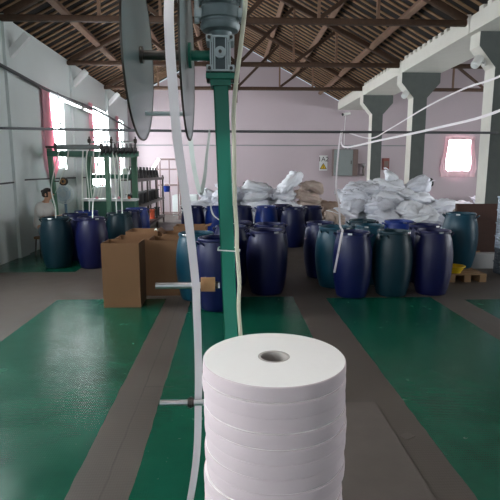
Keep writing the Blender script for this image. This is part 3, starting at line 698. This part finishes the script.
# ------------------------------------------------------------------ sacks
def sack_mesh(seed, a=.43, b_=.30, c=.19):
    bm = bmesh.new(); nu, nv = 60, 36; rr = random.Random(seed); off = Vector((rr.uniform(0, 50), rr.uniform(0, 50), rr.uniform(0, 50)))
    def sp(v, e): return math.copysign(abs(v)**e, v)
    bend = rr.uniform(-.5, .5); slump = rr.uniform(-.35, .35); tw = rr.uniform(-.6, .6)
    def shape(ph, th):
        cx = sp(math.cos(ph), .6)*sp(math.cos(th), .6); cy = sp(math.cos(ph), .6)*sp(math.sin(th), .6); cz = sp(math.sin(ph), .85)
        rim = max(abs(cx), abs(cy)); thick = 1-.6*max(0, rim-.55)/.45*abs(cx)
        p = Vector((a*cx*(1+.08*abs(cy)), b_*cy*(1-.22*abs(cx)**4), c*cz*thick*(1+slump*cx)))
        p.z += bend*p.x*p.x*.8
        an = tw*p.x/a*.5; p = Vector((p.x, p.y*math.cos(an)-p.z*math.sin(an), p.y*math.sin(an)+p.z*math.cos(an)))
        q = p*2.6+off; d = noise.noise_vector(q)*.075
        u = p+d*.5
        r1 = 1-abs(noise.noise(Vector((u.x*5, u.y*5, u.z*6.5))+off)); r2 = 1-abs(noise.noise(Vector((u.x*13+u.y*6, u.y*8, u.z*14))+off*1.7))
        nrm = Vector((p.x/a**2, p.y/b_**2, p.z/c**2)).normalized()
        r3 = 1-abs(noise.noise(Vector((u.x*2.6, u.y*15+u.x*4, u.z*15))+off*.7)); return p+d-nrm*(r1**5*.062+r2**4*.018+r3**4*.024)
    rows = [[bm.verts.new(shape(PI*i/nv-PI/2, 2*PI*j/nu)) for j in range(nu)] for i in range(1, nv)]
    lo = bm.verts.new(sum((v.co for v in rows[0]), Vector())/nu); hi = bm.verts.new(sum((v.co for v in rows[-1]), Vector())/nu)
    for x, y in zip(rows, rows[1:]):
        for j in range(nu): bm.faces.new((x[j], x[(j+1) % nu], y[(j+1) % nu], y[j]))
    for j in range(nu):
        bm.faces.new((lo, rows[0][(j+1) % nu], rows[0][j])); bm.faces.new((hi, rows[-1][j], rows[-1][(j+1) % nu]))
    bmesh.ops.recalc_face_normals(bm, faces=bm.faces)
    me = bpy.data.meshes.new('sack'); bm.to_mesh(me); bm.free()
    for p in me.polygons: p.use_smooth = True
    return me
def seam_mesh(a=.42, b_=.29):
    bm = bmesh.new(); ribbon(bm, [(-a*1.03, -b_*.72, 0), (-a*1.10, 0, .01), (-a*1.03, b_*.72, 0)], .05, (1, 0, .1), .006, 6)
    me = bpy.data.meshes.new('stitched_end'); bmesh.ops.recalc_face_normals(bm, faces=bm.faces); bm.to_mesh(me); bm.free(); return me
SM = {}
for mname in ('sack', 'sack_b', 'sack_beige', 'sack_brown'):
    SM[mname] = []
    for s in range(6):
        me = sack_mesh(s*11+len(mname)); me.materials.append(M[mname]); SM[mname].append(me)
SEAM = seam_mesh(); SEAM.materials.append(M['sack_b'])
def sack(m, x, y, z, rot, label, group, sc=1.0):
    o = bpy.data.objects.new('woven_sack', R.choice(SM[m])); C.objects.link(o); o.location = (x, y, z); o.rotation_euler = rot
    o.scale = (sc, sc, sc); tag(o, label, 'sack', group)
    e = bpy.data.objects.new('stitched_end', SEAM); C.objects.link(e); e.parent = o
    return o
GP = 'heaped white sacks before the columns'
# big heap at the right
layer = [
 (.14, [(4.9, 11.3), (2.55, 10.15), (3.3, 10.1), (4.05, 10.15), (4.5, 10.75), (2.7, 10.75), (3.5, 10.8), (2.6, 11.4), (3.4, 11.45), (4.25, 11.45)]),
 (.40, [(4.85, 11.3), (2.6, 10.2), (3.35, 10.15), (4.1, 10.2), (4.5, 10.8), (2.7, 10.8), (3.5, 10.8), (2.75, 11.4), (3.5, 11.45), (4.3, 11.4)]),
 (.66, [(4.7, 10.5), (2.55, 10.35), (3.3, 10.3), (4.02, 10.3), (4.55, 10.85), (2.8, 10.9), (3.5, 10.95), (2.9, 11.5), (3.65, 11.5), (4.3, 11.45)]),
 (.87, [(4.68, 10.75), (2.62, 10.55), (3.35, 10.5), (4.0, 10.5), (4.42, 11.0), (2.95, 11.1), (3.7, 11.1), (3.5, 11.6), (4.25, 11.55)]),
 (1.09, [(2.85, 10.85), (3.5, 10.8), (4.2, 10.85), (3.15, 11.3), (3.9, 11.35)]),
 (1.29, [(3.0, 11.05), (3.55, 11.1), (4.25, 11.05)]),
]
lname = ['bottom layer', 'second layer', 'third layer', 'fourth layer', 'fifth layer', 'top layer']
for k, (z, L) in enumerate(layer):
    for i, (x, y) in enumerate(L):
        m = 'sack' if R.random() < .6 else 'sack_b'
        rot = (R.uniform(-.3, .3), R.uniform(-.32, .32), R.choice((0, PI))+R.uniform(-.8, .8))
        front = y < 10.6 if k < 4 else False
        lb = 'white woven sack in the %s of the big heap by the columns' % lname[k]
        if k == 5: lb = ('white sack on top of the big heap, at its left end', 'white sack on top of the big heap, in its middle', 'white sack on top of the big heap, at its right end')[i]
        sack(m, x+R.uniform(-.05, .05), y+R.uniform(-.04, .04), z+R.uniform(-.01, .02), rot, lb, GP, R.uniform(.98, 1.12))
sack('sack', 3.78, 11.2, 1.45, (.2, 1.0, .2), 'white sack standing on end at the crest of the big heap', GP, .75)
sack('sack_beige', 2.22, 10.1, .66, (.3, .5, 1.2), 'pinkish sack leaning at the left foot of the big heap', GP, .8)
sack('sack_beige', 2.18, 10.15, .30, (.1, 1.1, .4), 'pinkish sack standing on the floor left of the big heap', GP, .8)
# far left pile
GQ = 'sacks piled along the far wall'
cols = [(-.5, 'sack', 4, 0), (.3, 'sack_b', 4, 0), (1.12, 'sack', 4, 0), (2.6, 'sack_beige', 3, 0), (-.90, 'sack', 3, .10), (-.12, 'sack_b', 4, 0), (.70, 'sack', 4, 0), (1.55, 'sack', 4, 0), (2.22, 'sack_beige', 4, 0), (2.9, 'sack_brown', 3, 0)]
place = ['left end', 'part left of the green post', 'part above the lying sack barrels', 'middle', 'right part', 'right end']
for ii, (x, m, n, dz) in enumerate(cols):
    i = (0, 1, 2, 4, 0, 1, 2, 3, 4, 5)[ii]; yy = 14.15 if ii < 4 else 13.6
    for k in range(n):
        top = k == n-1
        mm = m if not (m == 'sack' and k == 1) else 'sack_b'
        if i == 4 and k == 0: mm = 'sack'
        cn = {'sack': 'white', 'sack_b': 'white', 'sack_beige': 'beige', 'sack_brown': 'brown'}[mm]
        wh = ('at the left end of the pile', 'just left of the pale lying sack', 'in the middle of the pile', 'under the upright white sack', 'in the beige part of the pile', 'at the right end of the pile')[i]
        lb = '%s sack %s, %s %s' % (cn, 'in rear row' if ii < 4 else 'along far wall', ('bottom', 'second', 'third', 'fourth')[k], wh)
        sack(mm, x+R.uniform(-.06, .06), yy+R.uniform(-.1, .1), .15+.275*k+dz*.3, (R.uniform(-.25, .25), R.uniform(-.25, .25), R.uniform(-.6, .6)), lb, GQ, R.uniform(.92, 1.05))
sack('sack', 1.62, 13.45, 1.36, (.15, -.62, .15), 'upright white sack leaning on top of the far wall pile', GQ, 1.0)
sack('sack_beige', 2.28, 13.6, 1.28, (.1, .15, .2), 'beige sack on top of the far pile beside the upright white one', GQ, .95)
sack('sack_b', -.05, 13.45, 1.22, (.2, .2, .5), 'crumpled white sack on top of pile beside the green post', GQ, .85)
sack('sack', .72, 13.55, 1.24, (.05, .02, .05), 'long white sack lying flat on top of the far pile', GQ, 1.0)
sack('sack_brown', 3.25, 13.2, .24, (.2, .3, 1.0), 'brown sack at the right foot of the far wall pile', GQ, .9)
sack('sack', 2.55, 12.9, .15, (0, .05, .1), 'white sack on the floor in front of the beige ones', GQ, 1.0)
for (x, y, z, m, lb) in ((9.55, 19.2, .26, 'sack', 'white sack on the floor below the glowing window'), (10.25, 19.25, .5, 'sack_b', 'white sack propped upright below the glowing pink window'), (9.05, 18.9, .2, 'sack_beige', 'pinkish sack slumped left of the white ones below glowing window')):
    sack(m, x, y, z, (.3, .2, .3), lb, 'sacks below the glowing window', 1.15)
one('black_bag', lambda b: (bmesh.ops.create_icosphere(b, subdivisions=3, radius=.1), [setattr(v, 'co', v.co*(1+.35*noise.noise(v.co*14))) for v in b.verts]) and None, 'black', 'small black bag end lying at the right shoulder of the sack heap', 'bag', smooth=60, loc=(4.62, 11.1, 1.42))
one('dark_bag', lambda b: (bmesh.ops.create_icosphere(b, subdivisions=3, radius=.09), [setattr(v, 'co', Vector((v.co.x*.7, v.co.y*.7, v.co.z*1.2))*(1+.3*noise.noise(v.co*14))) for v in b.verts]) and None, 'black', 'small dark bundle between white sacks right of the green post', 'bag', smooth=60, loc=(.40, 13.75, 1.27))

# ------------------------------------------------------------------ hanging tapes on the right and strips
one('hanging_tape', lambda b: ribbon(b, [(1.92, 8.47, 2.365), (1.87, 8.40, 2.1), (1.75, 8.0, 1.44), (1.63, 7.2, 1.16), (1.53, 6.66, .93), (1.46, 6.21, .895), (1.425, 6.12, .83), (1.38, 6.08, .6), (1.34, 6.08, .36)], .028, (1, 0, .1), .002, 8), 'tape', 'white tape hanging from the overhead line into the front barrel', 'tape', smooth=60)
one('hanging_tape', lambda b: ribbon(b, [(1.93, 8.44, 2.33), (1.95, 8.35, 2.08), (2.27, 7.4, 2.13), (2.59, 6.0, 2.2), (2.78, 5.0, 2.28), (2.95, 3.8, 2.55), (3.0, 3.0, 2.9)], .03, (0, .2, 1), .002, 8), 'tape', 'lower white tape sagging across the columns at right', 'tape', smooth=60)
one('hanging_tape', lambda b: ribbon(b, [(1.93, 8.5, 2.37), (2.4, 8.4, 2.23), (2.54, 7.8, 2.33), (2.68, 6.7, 2.53), (2.75, 5.8, 2.62), (2.78, 5, 2.63), (2.8, 4, 2.75), (2.85, 3, 2.95)], .022, (0, .2, 1), .002, 8), 'tape', 'upper white tape crossing the middle column at right', 'tape', smooth=60)
one('tape_loop', lambda b: ribbon(b, [(-.69, 8.475, 2.375), (-.685, 8.46, 2.2), (-.64, 8.45, 1.77), (-.55, 8.45, 1.32), (-.50, 8.46, 1.36), (-.45, 8.46, 1.6), (-.41, 8.46, 1.95), (-.35, 8.475, 2.375)], .085, (1, 0, .2), .003, 8, 1.2), 'strip_grey', 'grey strip looped down from the overhead line near the reel', 'strip', smooth=60)
one('plastic_strip', lambda b: ribbon(b, [(-.42, 10.9, .9), (-.40, 9.6, .98), (-.3, 8.2, .93), (-.1, 7.12, .888), (-.05, 7.0, .75)], .03, (1, 0, 0), .002, 8), 'strip', 'thin white strip strung between two barrels behind the post', 'strip', smooth=60)
GS = 'white strips hanging from the machine'
strips = [([(-3.37, 10.33, 2.09), (-3.40, 10.26, 1.85), (-3.52, 10.2, 1.53), (-3.5, 9.8, 1.25)], 'white strip slanting from machine beam toward the fan'),
 ([(-3.07, 10.32, 2.09), (-3.06, 10.15, 1.6), (-3.03, 9.95, 1.0), (-2.98, 9.85, .82)], 'white strip dropping left of the bright blue barrel'),
 ([(-2.98, 10.32, 2.09), (-3.0, 10.25, 1.8), (-2.90, 10.0, 1.2), (-2.87, 9.85, .84)], 'white strip bending into the bright blue barrel'),
 ([(-2.72, 10.32, 2.09), (-2.70, 9.9, 1.6), (-2.62, 9.3, 1.15), (-2.42, 8.5, .95), (-2.40, 8.42, .78)], 'white strip feeding into the front navy barrel'),
 ([(-3.56, 10.33, 2.09), (-3.60, 10.1, 1.7), (-3.47, 9.5, 1.33), (-3.2, 8.9, 1.0), (-3.07, 8.5, .80)], 'white strip slanting down into the dark teal corner barrel'),
 ([(-2.46, 10.32, 2.09), (-2.38, 10.1, 1.6), (-2.24, 9.5, 1.0), (-2.22, 9.4, .80)], 'left white strip of the pair entering dark teal barrel'),
 ([(-2.40, 10.32, 2.09), (-2.28, 10.1, 1.6), (-2.13, 9.5, 1.0), (-2.11, 9.38, .80)], 'right white strip of the pair entering dark teal barrel'),
 ([(-2.85, 10.32, 2.09), (-2.86, 10.3, 1.8), (-2.80, 10.2, 1.5), (-2.86, 10.1, 1.3)], 'short white strip dangling by the right machine post')]
for p, lb in strips:
    one('plastic_strip', lambda b: ribbon(b, p, .029, (1, 0, .2), .002, 8, .6), 'strip', lb, 'strip', GS, smooth=60)

# ------------------------------------------------------------------ machine on the left
t = thing('webbing_machine', 'green framed webbing machine against the left windows', 'machine', (0, 0, 0))
G, GD = 'green_machine', 'green_machine_dark'
part('front_post', lambda b: bar(b, (-3.72, 10.42, 0), (-3.79, 10.42, 2.14), .09, .09, (0, 1, 0)), G, t)
part('front_post', lambda b: bar(b, (-2.60, 10.42, 0), (-2.62, 10.42, 2.1), .09, .09, (0, 1, 0)), G, t)
part('top_beam', lambda b: bx(b, -3.83, -1.95, 10.36, 10.50, 1.98, 2.09), GD, t)
rl = part('roller', lambda b: cyl(b, (-3.62, 10.38, 2.17), (-2.72, 10.38, 2.17), .05, n=20), 'cabinet', t, 40)
part('roller_flange', lambda b: [cyl(b, (x, 10.38, 2.17), (x+.03, 10.38, 2.17), .085, n=20) for x in (-3.66, -2.72)] and None, 'steel_dark', rl, 40)
part('roller_axle', lambda b: cyl(b, (-3.85, 10.38, 2.17), (-2.5, 10.38, 2.17), .025, n=12), 'steel_dark', rl, 40)
for i in range(9):
    x = -2.66+.083*i
    u = part('needle_head', lambda b: [bx(b, x-.03, x+.03, 10.28, 10.40, 2.05, 2.16, .008), cyl(b, (x, 10.33, 2.14), (x, 10.33, 2.24), .022, .012, 10), cyl(b, (x, 10.28, 2.08), (x, 10.2, 2.02), .016, n=8)] and None, 'black', t)
part('top_rail', lambda b: cyl(b, (-3.25, 11.45, 2.34), (-2.18, 11.45, 2.34), .022, n=10), 'steel', t, 40)
for x in (-3.25, -2.75, -2.2): part('rail_upright', lambda b: [cyl(b, (x, 11.45, 2.05), (x, 11.45, 2.46), .018, n=8), cyl(b, (x-.03, 11.45, 2.36), (x+.03, 11.45, 2.36), .05, n=12)] and None, 'steel_dark', t, 40)
for x in (-3.30, -2.25): part('rear_post', lambda b: bx(b, x-.06, x+.06, 11.42, 11.54, 0, 2.08), G, t)
part('rear_beam', lambda b: bx(b, -3.3, -2.25, 11.43, 11.53, 1.99, 2.08), GD, t)
part('rear_crossbar', lambda b: bx(b, -3.3, -2.25, 11.43, 11.53, 1.50, 1.60), GD, t)
for x in (-3.78, -2.62): part('side_rail', lambda b: bar(b, (x, 10.45, 2.03), (x+(.45 if x < -3 else .35), 11.45, 2.03), .09, .09), G, t)
tr_ = part('trough', lambda b: [bx(b, -3.35, -2.2, 11.1, 11.42, .62, 1.0), ] and None, GD, t)
part('trough_top', lambda b: bx(b, -3.4, -2.16, 11.05, 11.43, 1.0, 1.05), 'frame_white', tr_)
for k in range(8):
    x = -3.2+.12*k
    part('yarn', lambda b: ribbon(b, [(x, 11.4, 2.0), (x+R.uniform(-.04, .04), 11.35, 1.75), (x+R.uniform(-.08, .08), 11.3, 1.4), (x+R.uniform(-.06, .06), 11.2, 1.06)], .025, (1, 0, .3), .002, 6, R.uniform(-1, 1)), 'strip', t)
for x in (-3.05, -2.55, -2.32): part('knob', lambda b: bmesh.ops.create_uvsphere(b, u_segments=10, v_segments=8, radius=.035, matrix=Matrix.Translation((x, 11.1, 1.075))), 'orange' if x > -2.5 else 'pink', t, 60)
# fan
t = thing('pedestal_fan', 'white round pedestal fan behind the seated person', 'fan', (-3.72, 10.95, 0))
part('base', lambda b: lathe(b, [(0, 0), (.2, 0), (.19, .03), (.05, .06), (0, .06)], 28), 'fan_blue', t, 40)
part('pole', lambda b: cyl(b, (0, .05, .05), (0, .05, 1.12), .03, n=14), 'fan_blue', t, 40)
part('motor_housing', lambda b: cyl(b, (0, .02, 1.18), (0, .18, 1.18), .075, .06, 16), 'fan_blue', t, 40)
def cage(b):
    for y, rr_ in ((-.09, (.06, .12, .175)), (-.03, (.215,)), (.03, (.19, .12))):
        for r in rr_:
            tube(b, [(r*math.cos(2*PI*i/24), y, 1.18+r*math.sin(2*PI*i/24)) for i in range(25)], .006, 5, 1)
    for i in range(44):
        a = 2*PI*i/44; tube(b, [(.02*math.cos(a), -.10, 1.18+.02*math.sin(a)), (.18*math.cos(a), -.09, 1.18+.18*math.sin(a)), (.22*math.cos(a), -.03, 1.18+.22*math.sin(a)), (.19*math.cos(a), .03, 1.18+.19*math.sin(a))], .0035, 5, 3)
part('cage', cage, 'fan_white', t, 60)
part('cage_rim', lambda b: tube(b, [(.222*math.cos(2*PI*i/32), -.03, 1.18+.222*math.sin(2*PI*i/32)) for i in range(33)], .010, 8, 1), 'fan_white', t, 60)
def blade(b, a0):
    vs = []
    for th in (-.004, .004):
        for r, da in ((.03, -.45), (.18, -.58), (.185, .55), (.03, .45)):
            vs.append(b.verts.new((r*math.cos(a0+da), -.03+th+.03*da, 1.18+r*math.sin(a0+da))))
    for q in ((0, 1, 2, 3), (7, 6, 5, 4), (0, 4, 5, 1), (1, 5, 6, 2), (2, 6, 7, 3), (3, 7, 4, 0)): b.faces.new([vs[i] for i in q])
for k in range(5): part('blade', lambda b: blade(b, 2*PI*k/5), 'fan_blade', t)
part('hub', lambda b: cyl(b, (0, -.06, 1.18), (0, .02, 1.18), .035, n=16), 'fan_white', t, 40)
t = thing('yarn_spool', 'dark spool with a tan centre hung on the machine beside the fan', 'spool', (-3.50, 10.30, 1.46))
part('flange', lambda b: (lathe(b, [(.02, -.03), (.085, -.03), (.085, -.02), (.05, -.02), (.05, .02), (.085, .02), (.085, .03), (.02, .03)], 28, close=True), rotx90(b, 'X')) and None, 'black', t, 40)
part('yarn_wrap', lambda b: (lathe(b, [(.03, -.034), (.06, -.034), (.06, .034), (.03, .034)], 28, close=True), rotx90(b, 'X')) and None, 'core', t, 40)
part('arm', lambda b: [cyl(b, (0, 0, 0), (-.24, .1, .0), .012, n=8)] and None, 'steel_dark', t, 40)
# bobbin rack
t = thing('bobbin_rack', 'dark metal creel rack of bobbins between machine and aisle', 'rack', (-2.68, 11.75, 0))
for y in (0, 1.5, 3.0, 4.45):
    for x in (0, .42): part('upright', lambda b: bx(b, x-.025, x+.025, y-.025, y+.025, 0, 1.56), 'steel_dark' if y else GD, t)
for z in (.22, .80, 1.45):
    part('shelf', lambda b: [bx(b, -.03, .45, -.03, 4.48, z, z+.03), bx(b, .42, .46, -.03, 4.48, z-.03, z+.05)] and None, 'steel_dark', t)
def bob(b, x, y, z):
    lathe(b, [(0, z), (.075, z), (.08, z+.01), (.055, z+.16), (.02, z+.19), (.018, z+.24), (0, z+.24)], 14, (x, y, 0))
def bspool(b, x, y, z):
    lathe(b, [(0, z), (.085, z), (.085, z+.015), (.06, z+.02), (.06, z+.2), (.085, z+.205), (.085, z+.22), (0, z+.22)], 14, (x, y, 0))
rk = t
GBO = 'bobbins on the creel rack'
first = {}
for z, zn, n, kind in ((.25, 'bottom', 9, 's'), (.83, 'middle', 16, 's'), (1.48, 'top', 16, 'c')):
    for i in range(n):
        y = 11.9+i*(4.3/(n))
        red = z < .5 and i in (3, 5, 6)
        key = ('r' if red else 'k')+kind
        wh = 'near end' if i < n/3 else ('middle' if i < 2*n/3 else 'far end')
        lb = 'dark bobbin standing on the %s shelf of the creel rack, %s' % (zn, wh)
        if red: lb = 'orange bobbin on the bottom shelf of the creel rack'
        if key not in first:
            bm = bmesh.new(); (bob if kind == 'c' else bspool)(bm, 0, 0, 0); o = obj('bobbin', bm, 'orange' if red else 'black', None, None, 40); first[key] = o
        else: o = first[key].copy(); C.objects.link(o)
        o.location = (-2.40 if i % 2 == 0 else -2.52, y, z); o.scale = (1.25, 1.25, 1.3); tag(o, lb, 'bobbin', GBO)
for i in range(4):
    one('yarn_cone', lambda b: lathe(b, [(0, 0), (.09, 0), (.06, .26), (0, .27)], 18, (0, 0, 0)), GD if i % 2 else 'strip', '%s yarn cone on the top shelf of the creel rack, %s' % (('pale', 'green')[i % 2], ('near end', 'near end', 'far end', 'far end')[i]), 'yarn cone', 'yarn cones on the creel rack', 50, (-2.60, 12.0+.28*i+(.3 if i > 1 else 0), 1.48))
# tubular rack at the back
t = thing('tube_rack', 'pale tubular metal frame rack near the far wall', 'rack', (-2.55, 16.95, 0))
for x in (0, .72):
    for y in (0, .7): part('upright', lambda b: cyl(b, (x, y, 0), (x, y, 2.12), .028, n=10), 'tube_paint', t, 40)
for z in (2.1, 1.75, 1.2, .2):
    part('cross_tube', lambda b: [cyl(b, (0, y, z), (.72, y, z), .022, n=8) for y in (0, .7)] + [cyl(b, (x, 0, z), (x, .7, z), .022, n=8) for x in (0, .72)] and None, 'tube_paint', t, 40)
part('mid_bar', lambda b: cyl(b, (.42, 0, .2), (.42, 0, 2.1), .02, n=8), 'tube_paint', t, 40)
t = thing('hanging_bucket', 'small blue bucket hanging on the pale tubular rack', 'bucket', (-2.22, 16.86, .98))
part('bucket', lambda b: lathe(b, [(0, 0), (.09, 0), (.12, .2), (.11, .2), (.08, .01), (0, .01)], 20), 'blue', t, 50)
part('bail', lambda b: tube(b, [(-.115, 0, .19), (-.06, .03, .29), (0, .06, .31), (.06, .03, .29), (.115, 0, .19)], .006, 6, 4), 'steel', t, 50)
one('leaning_board', lambda b: bar(b, (-2.72, 16.18, 1.54), (-2.35, 16.18, 2.1), .12, .02, (0, 1, 0)), 'frame_white', 'white board slanting at the top of the far end of the creel rack', 'board')
one('white_chest', lambda b: bx(b, -2.25, -1.3, 18.6, 19.4, 0, .78, .03), 'wall_white', 'low white chest on the floor by the far wall', 'chest')

# ------------------------------------------------------------------ person seated by the machine
def skin_obj(name, chains, m, parent, sub=2, root=0):
    """chains: lists of (co, radius); first point of a chain may be an index of an existing vertex"""
    V, Ed, Rd = [], [], []
    for ch in chains:
        prev = None
        for p in ch:
            if isinstance(p, int): prev = p; continue
            V.append(p[0]); Rd.append(p[1]); i = len(V)-1
            if prev is not None: Ed.append((prev, i))
            prev = i
    me = bpy.data.meshes.new(name); me.from_pydata(V, Ed, []); me.update()
    o = bpy.data.objects.new(name, me); C.objects.link(o)
    sm = o.modifiers.new('skin', 'SKIN'); sm.use_smooth_shade = True
    lay = me.skin_vertices[0].data if me.skin_vertices else None
    if lay is None:
        bm = bmesh.new(); bm.from_mesh(me); bm.verts.layers.skin.verify(); bm.to_mesh(me); bm.free(); lay = me.skin_vertices[0].data
    for i, r in enumerate(Rd): lay[i].radius = (r, r) if not isinstance(r, tuple) else r; lay[i].use_root = i == root
    ss = o.modifiers.new('sub', 'SUBSURF'); ss.levels = sub; ss.render_levels = sub
    dg = bpy.context.evaluated_depsgraph_get(); dg.update()
    nm = bpy.data.meshes.new_from_object(o.evaluated_get(dg)); bpy.data.objects.remove(o)
    for p in nm.polygons: p.use_smooth = True
    nm.materials.clear(); nm.materials.append(M[m]); n = bpy.data.objects.new(name, nm); C.objects.link(n); n.parent = parent; return n
pt = thing('person', 'seated person with dark hair and pale shirt bent toward the machine', 'person', (-3.80, 9.72, 0), math.radians(-8))
# local frame: person faces +X, left side is +Y
def fingers(idx, hand, d, s):
    out = []
    for k, (off, L) in enumerate(((-.030, .062), (-.010, .072), (.010, .068), (.029, .054))):
        b0 = hand+Vector((.02, off, 0)); out.append([idx, (tuple(b0), .010), (tuple(b0+Vector((L*.55, off*.15, -.012))), .009), (tuple(b0+Vector((L*.9, off*.1, -.038))), .0075)])
    out.append([idx, (tuple(hand+Vector((-.005, -s*.03, .0))), .012), (tuple(hand+Vector((.025, -s*.052, -.012))), .0095), (tuple(hand+Vector((.05, -s*.045, -.025))), .008)])
    return out
H0 = Vector((0, 0, .52))
ch = [[((0, 0, .52), (.15, .13)), ((.02, 0, .68), (.13, .115)), ((.06, 0, .84), (.145, .125)), ((.10, 0, .98), (.12, .10)), ((.135, 0, 1.065), .052), ((.165, 0, 1.12), .05), ((.185, 0, 1.17), .082), ((.20, 0, 1.235), .094), ((.185, 0, 1.285), .07)]]
n0 = 9
hands = []
for s in (-1, 1):
    base = sum(len([p for p in c if not isinstance(p, int)]) for c in ch)
    hand = Vector((.47, s*.10, .80))
    ch.append([3, ((.10, s*.17, .98), .06), ((.12, s*.215, .86), .048), ((.17, s*.22, .74), .04), ((.32, s*.15, .77), .033), ((.42, s*.11, .795), .025), (tuple(hand), (.032, .018))])
    hi = base+5; ch += fingers(hi, hand, 1, s)
    base = sum(len([p for p in c if not isinstance(p, int)]) for c in ch)
    ch.append([0, ((.10, s*.10, .50), .095), ((.40, s*.13, .49), .066), ((.42, s*.13, .44), .06), ((.40, s*.13, .25), .05), ((.38, s*.13, .09), .035), ((.40, s*.13, .04), .036), ((.53, s*.14, .03), .028)])
body = skin_obj('body', ch, 'skin', pt)
skin_obj('shirt', [[((0, 0, .50), (.185, .165)), ((.02, 0, .68), (.172, .16)), ((.06, 0, .84), (.188, .17)), ((.10, 0, .985), (.168, .15)), ((.125, 0, 1.055), .085)]] +
         [[3, ((.10, s*.17, .985), .092), ((.12, s*.22, .86), .08), ((.145, s*.225, .77), .072)] for s in (-1, 1)], 'shirt', pt)
skin_obj('trousers', [[((-.02, 0, .50), (.16, .14))]] + [[0, ((.10, s*.10, .50), .108), ((.40, s*.13, .495), .082), ((.425, s*.13, .44), .075), ((.405, s*.13, .25), .066), ((.385, s*.13, .12), .058)] for s in (-1, 1)], 'trousers', pt)
def hair(b):
    bmesh.ops.create_uvsphere(b, u_segments=24, v_segments=16, radius=.108)
    for v in list(b.verts):
        if v.co.x > .06 and v.co.z < .03 or v.co.z < -.075: b.verts.remove(v)
    for v in b.verts: v.co = Vector((.178+v.co.x*1.02, v.co.y*.92, 1.232+v.co.z*1.08))
    bmesh.ops.solidify(b, geom=b.faces, thickness=.012)
part('hair', hair, 'hair', pt, 60)
part('hair_bun', lambda b: bmesh.ops.create_uvsphere(b, u_segments=12, v_segments=8, radius=.036, matrix=Matrix.Translation((.085, 0, 1.275))), 'hair', pt, 60)
for s in (-1, 1):
    part('ear', lambda b: bmesh.ops.create_uvsphere(b, u_segments=10, v_segments=8, radius=.026, matrix=Matrix.Translation((.19, s*.095, 1.215)) @ Matrix.Diagonal((.7, .4, 1.2, 1))), 'skin', pt, 60)
    part('eye', lambda b: bmesh.ops.create_uvsphere(b, u_segments=10, v_segments=8, radius=.012, matrix=Matrix.Translation((.284, s*.034, 1.235))), 'black', pt, 60)
    part('shoe', lambda b: (bmesh.ops.create_uvsphere(b, u_segments=16, v_segments=10, radius=1, matrix=Matrix.Translation((.45, s*.135, .045)) @ Matrix.Diagonal((.14, .052, .045, 1)))) and None, 'black', pt, 60)
part('nose', lambda b: bmesh.ops.create_cone(b, cap_ends=True, segments=8, radius1=.018, radius2=.006, depth=.04, matrix=Matrix.Translation((.302, 0, 1.212)) @ Matrix.Rotation(1.9, 4, 'Y')), 'skin', pt, 60)
part('mouth', lambda b: bx(b, .270, .278, -.022, .022, 1.168, 1.174), 'red', pt)
t = thing('work_stool', 'stool hidden under the seated person by the left wall', 'stool', (-3.80, 9.72, 0), math.radians(-8))
part('seat', lambda b: cyl(b, (0, 0, .34), (0, 0, .375), .15, n=24), 'pallet', t, 40)
for a in (.8, 2.4, 3.9, 5.5): part('leg', lambda b: cyl(b, (.11*math.cos(a), .11*math.sin(a), .34), (.14*math.cos(a), .14*math.sin(a), 0), .014, n=8), 'steel_dark', t, 40)

# ------------------------------------------------------------------ overhead work lamp near the paper rolls (above the frame)
t = thing('work_lamp', 'overhead fluorescent fixture above the paper roll stack', 'lamp', (.13, 1.45, 3.6))
part('housing', lambda b: bx(b, -.75, .75, -.12, .12, .02, .1), 'frame_white', t)
for y in (-.06, .06): part('tube', lambda b: cyl(b, (-.7, y, 0), (.7, y, 0), .022, n=12), 'lamp', t, 40)
part('suspension_wire', lambda b: [cyl(b, (x, 0, .1), (x, 0, roofz(.13+x)-3.6-.06), .006, n=6) for x in (-.6, .6)] and None, 'steel_dark', t)
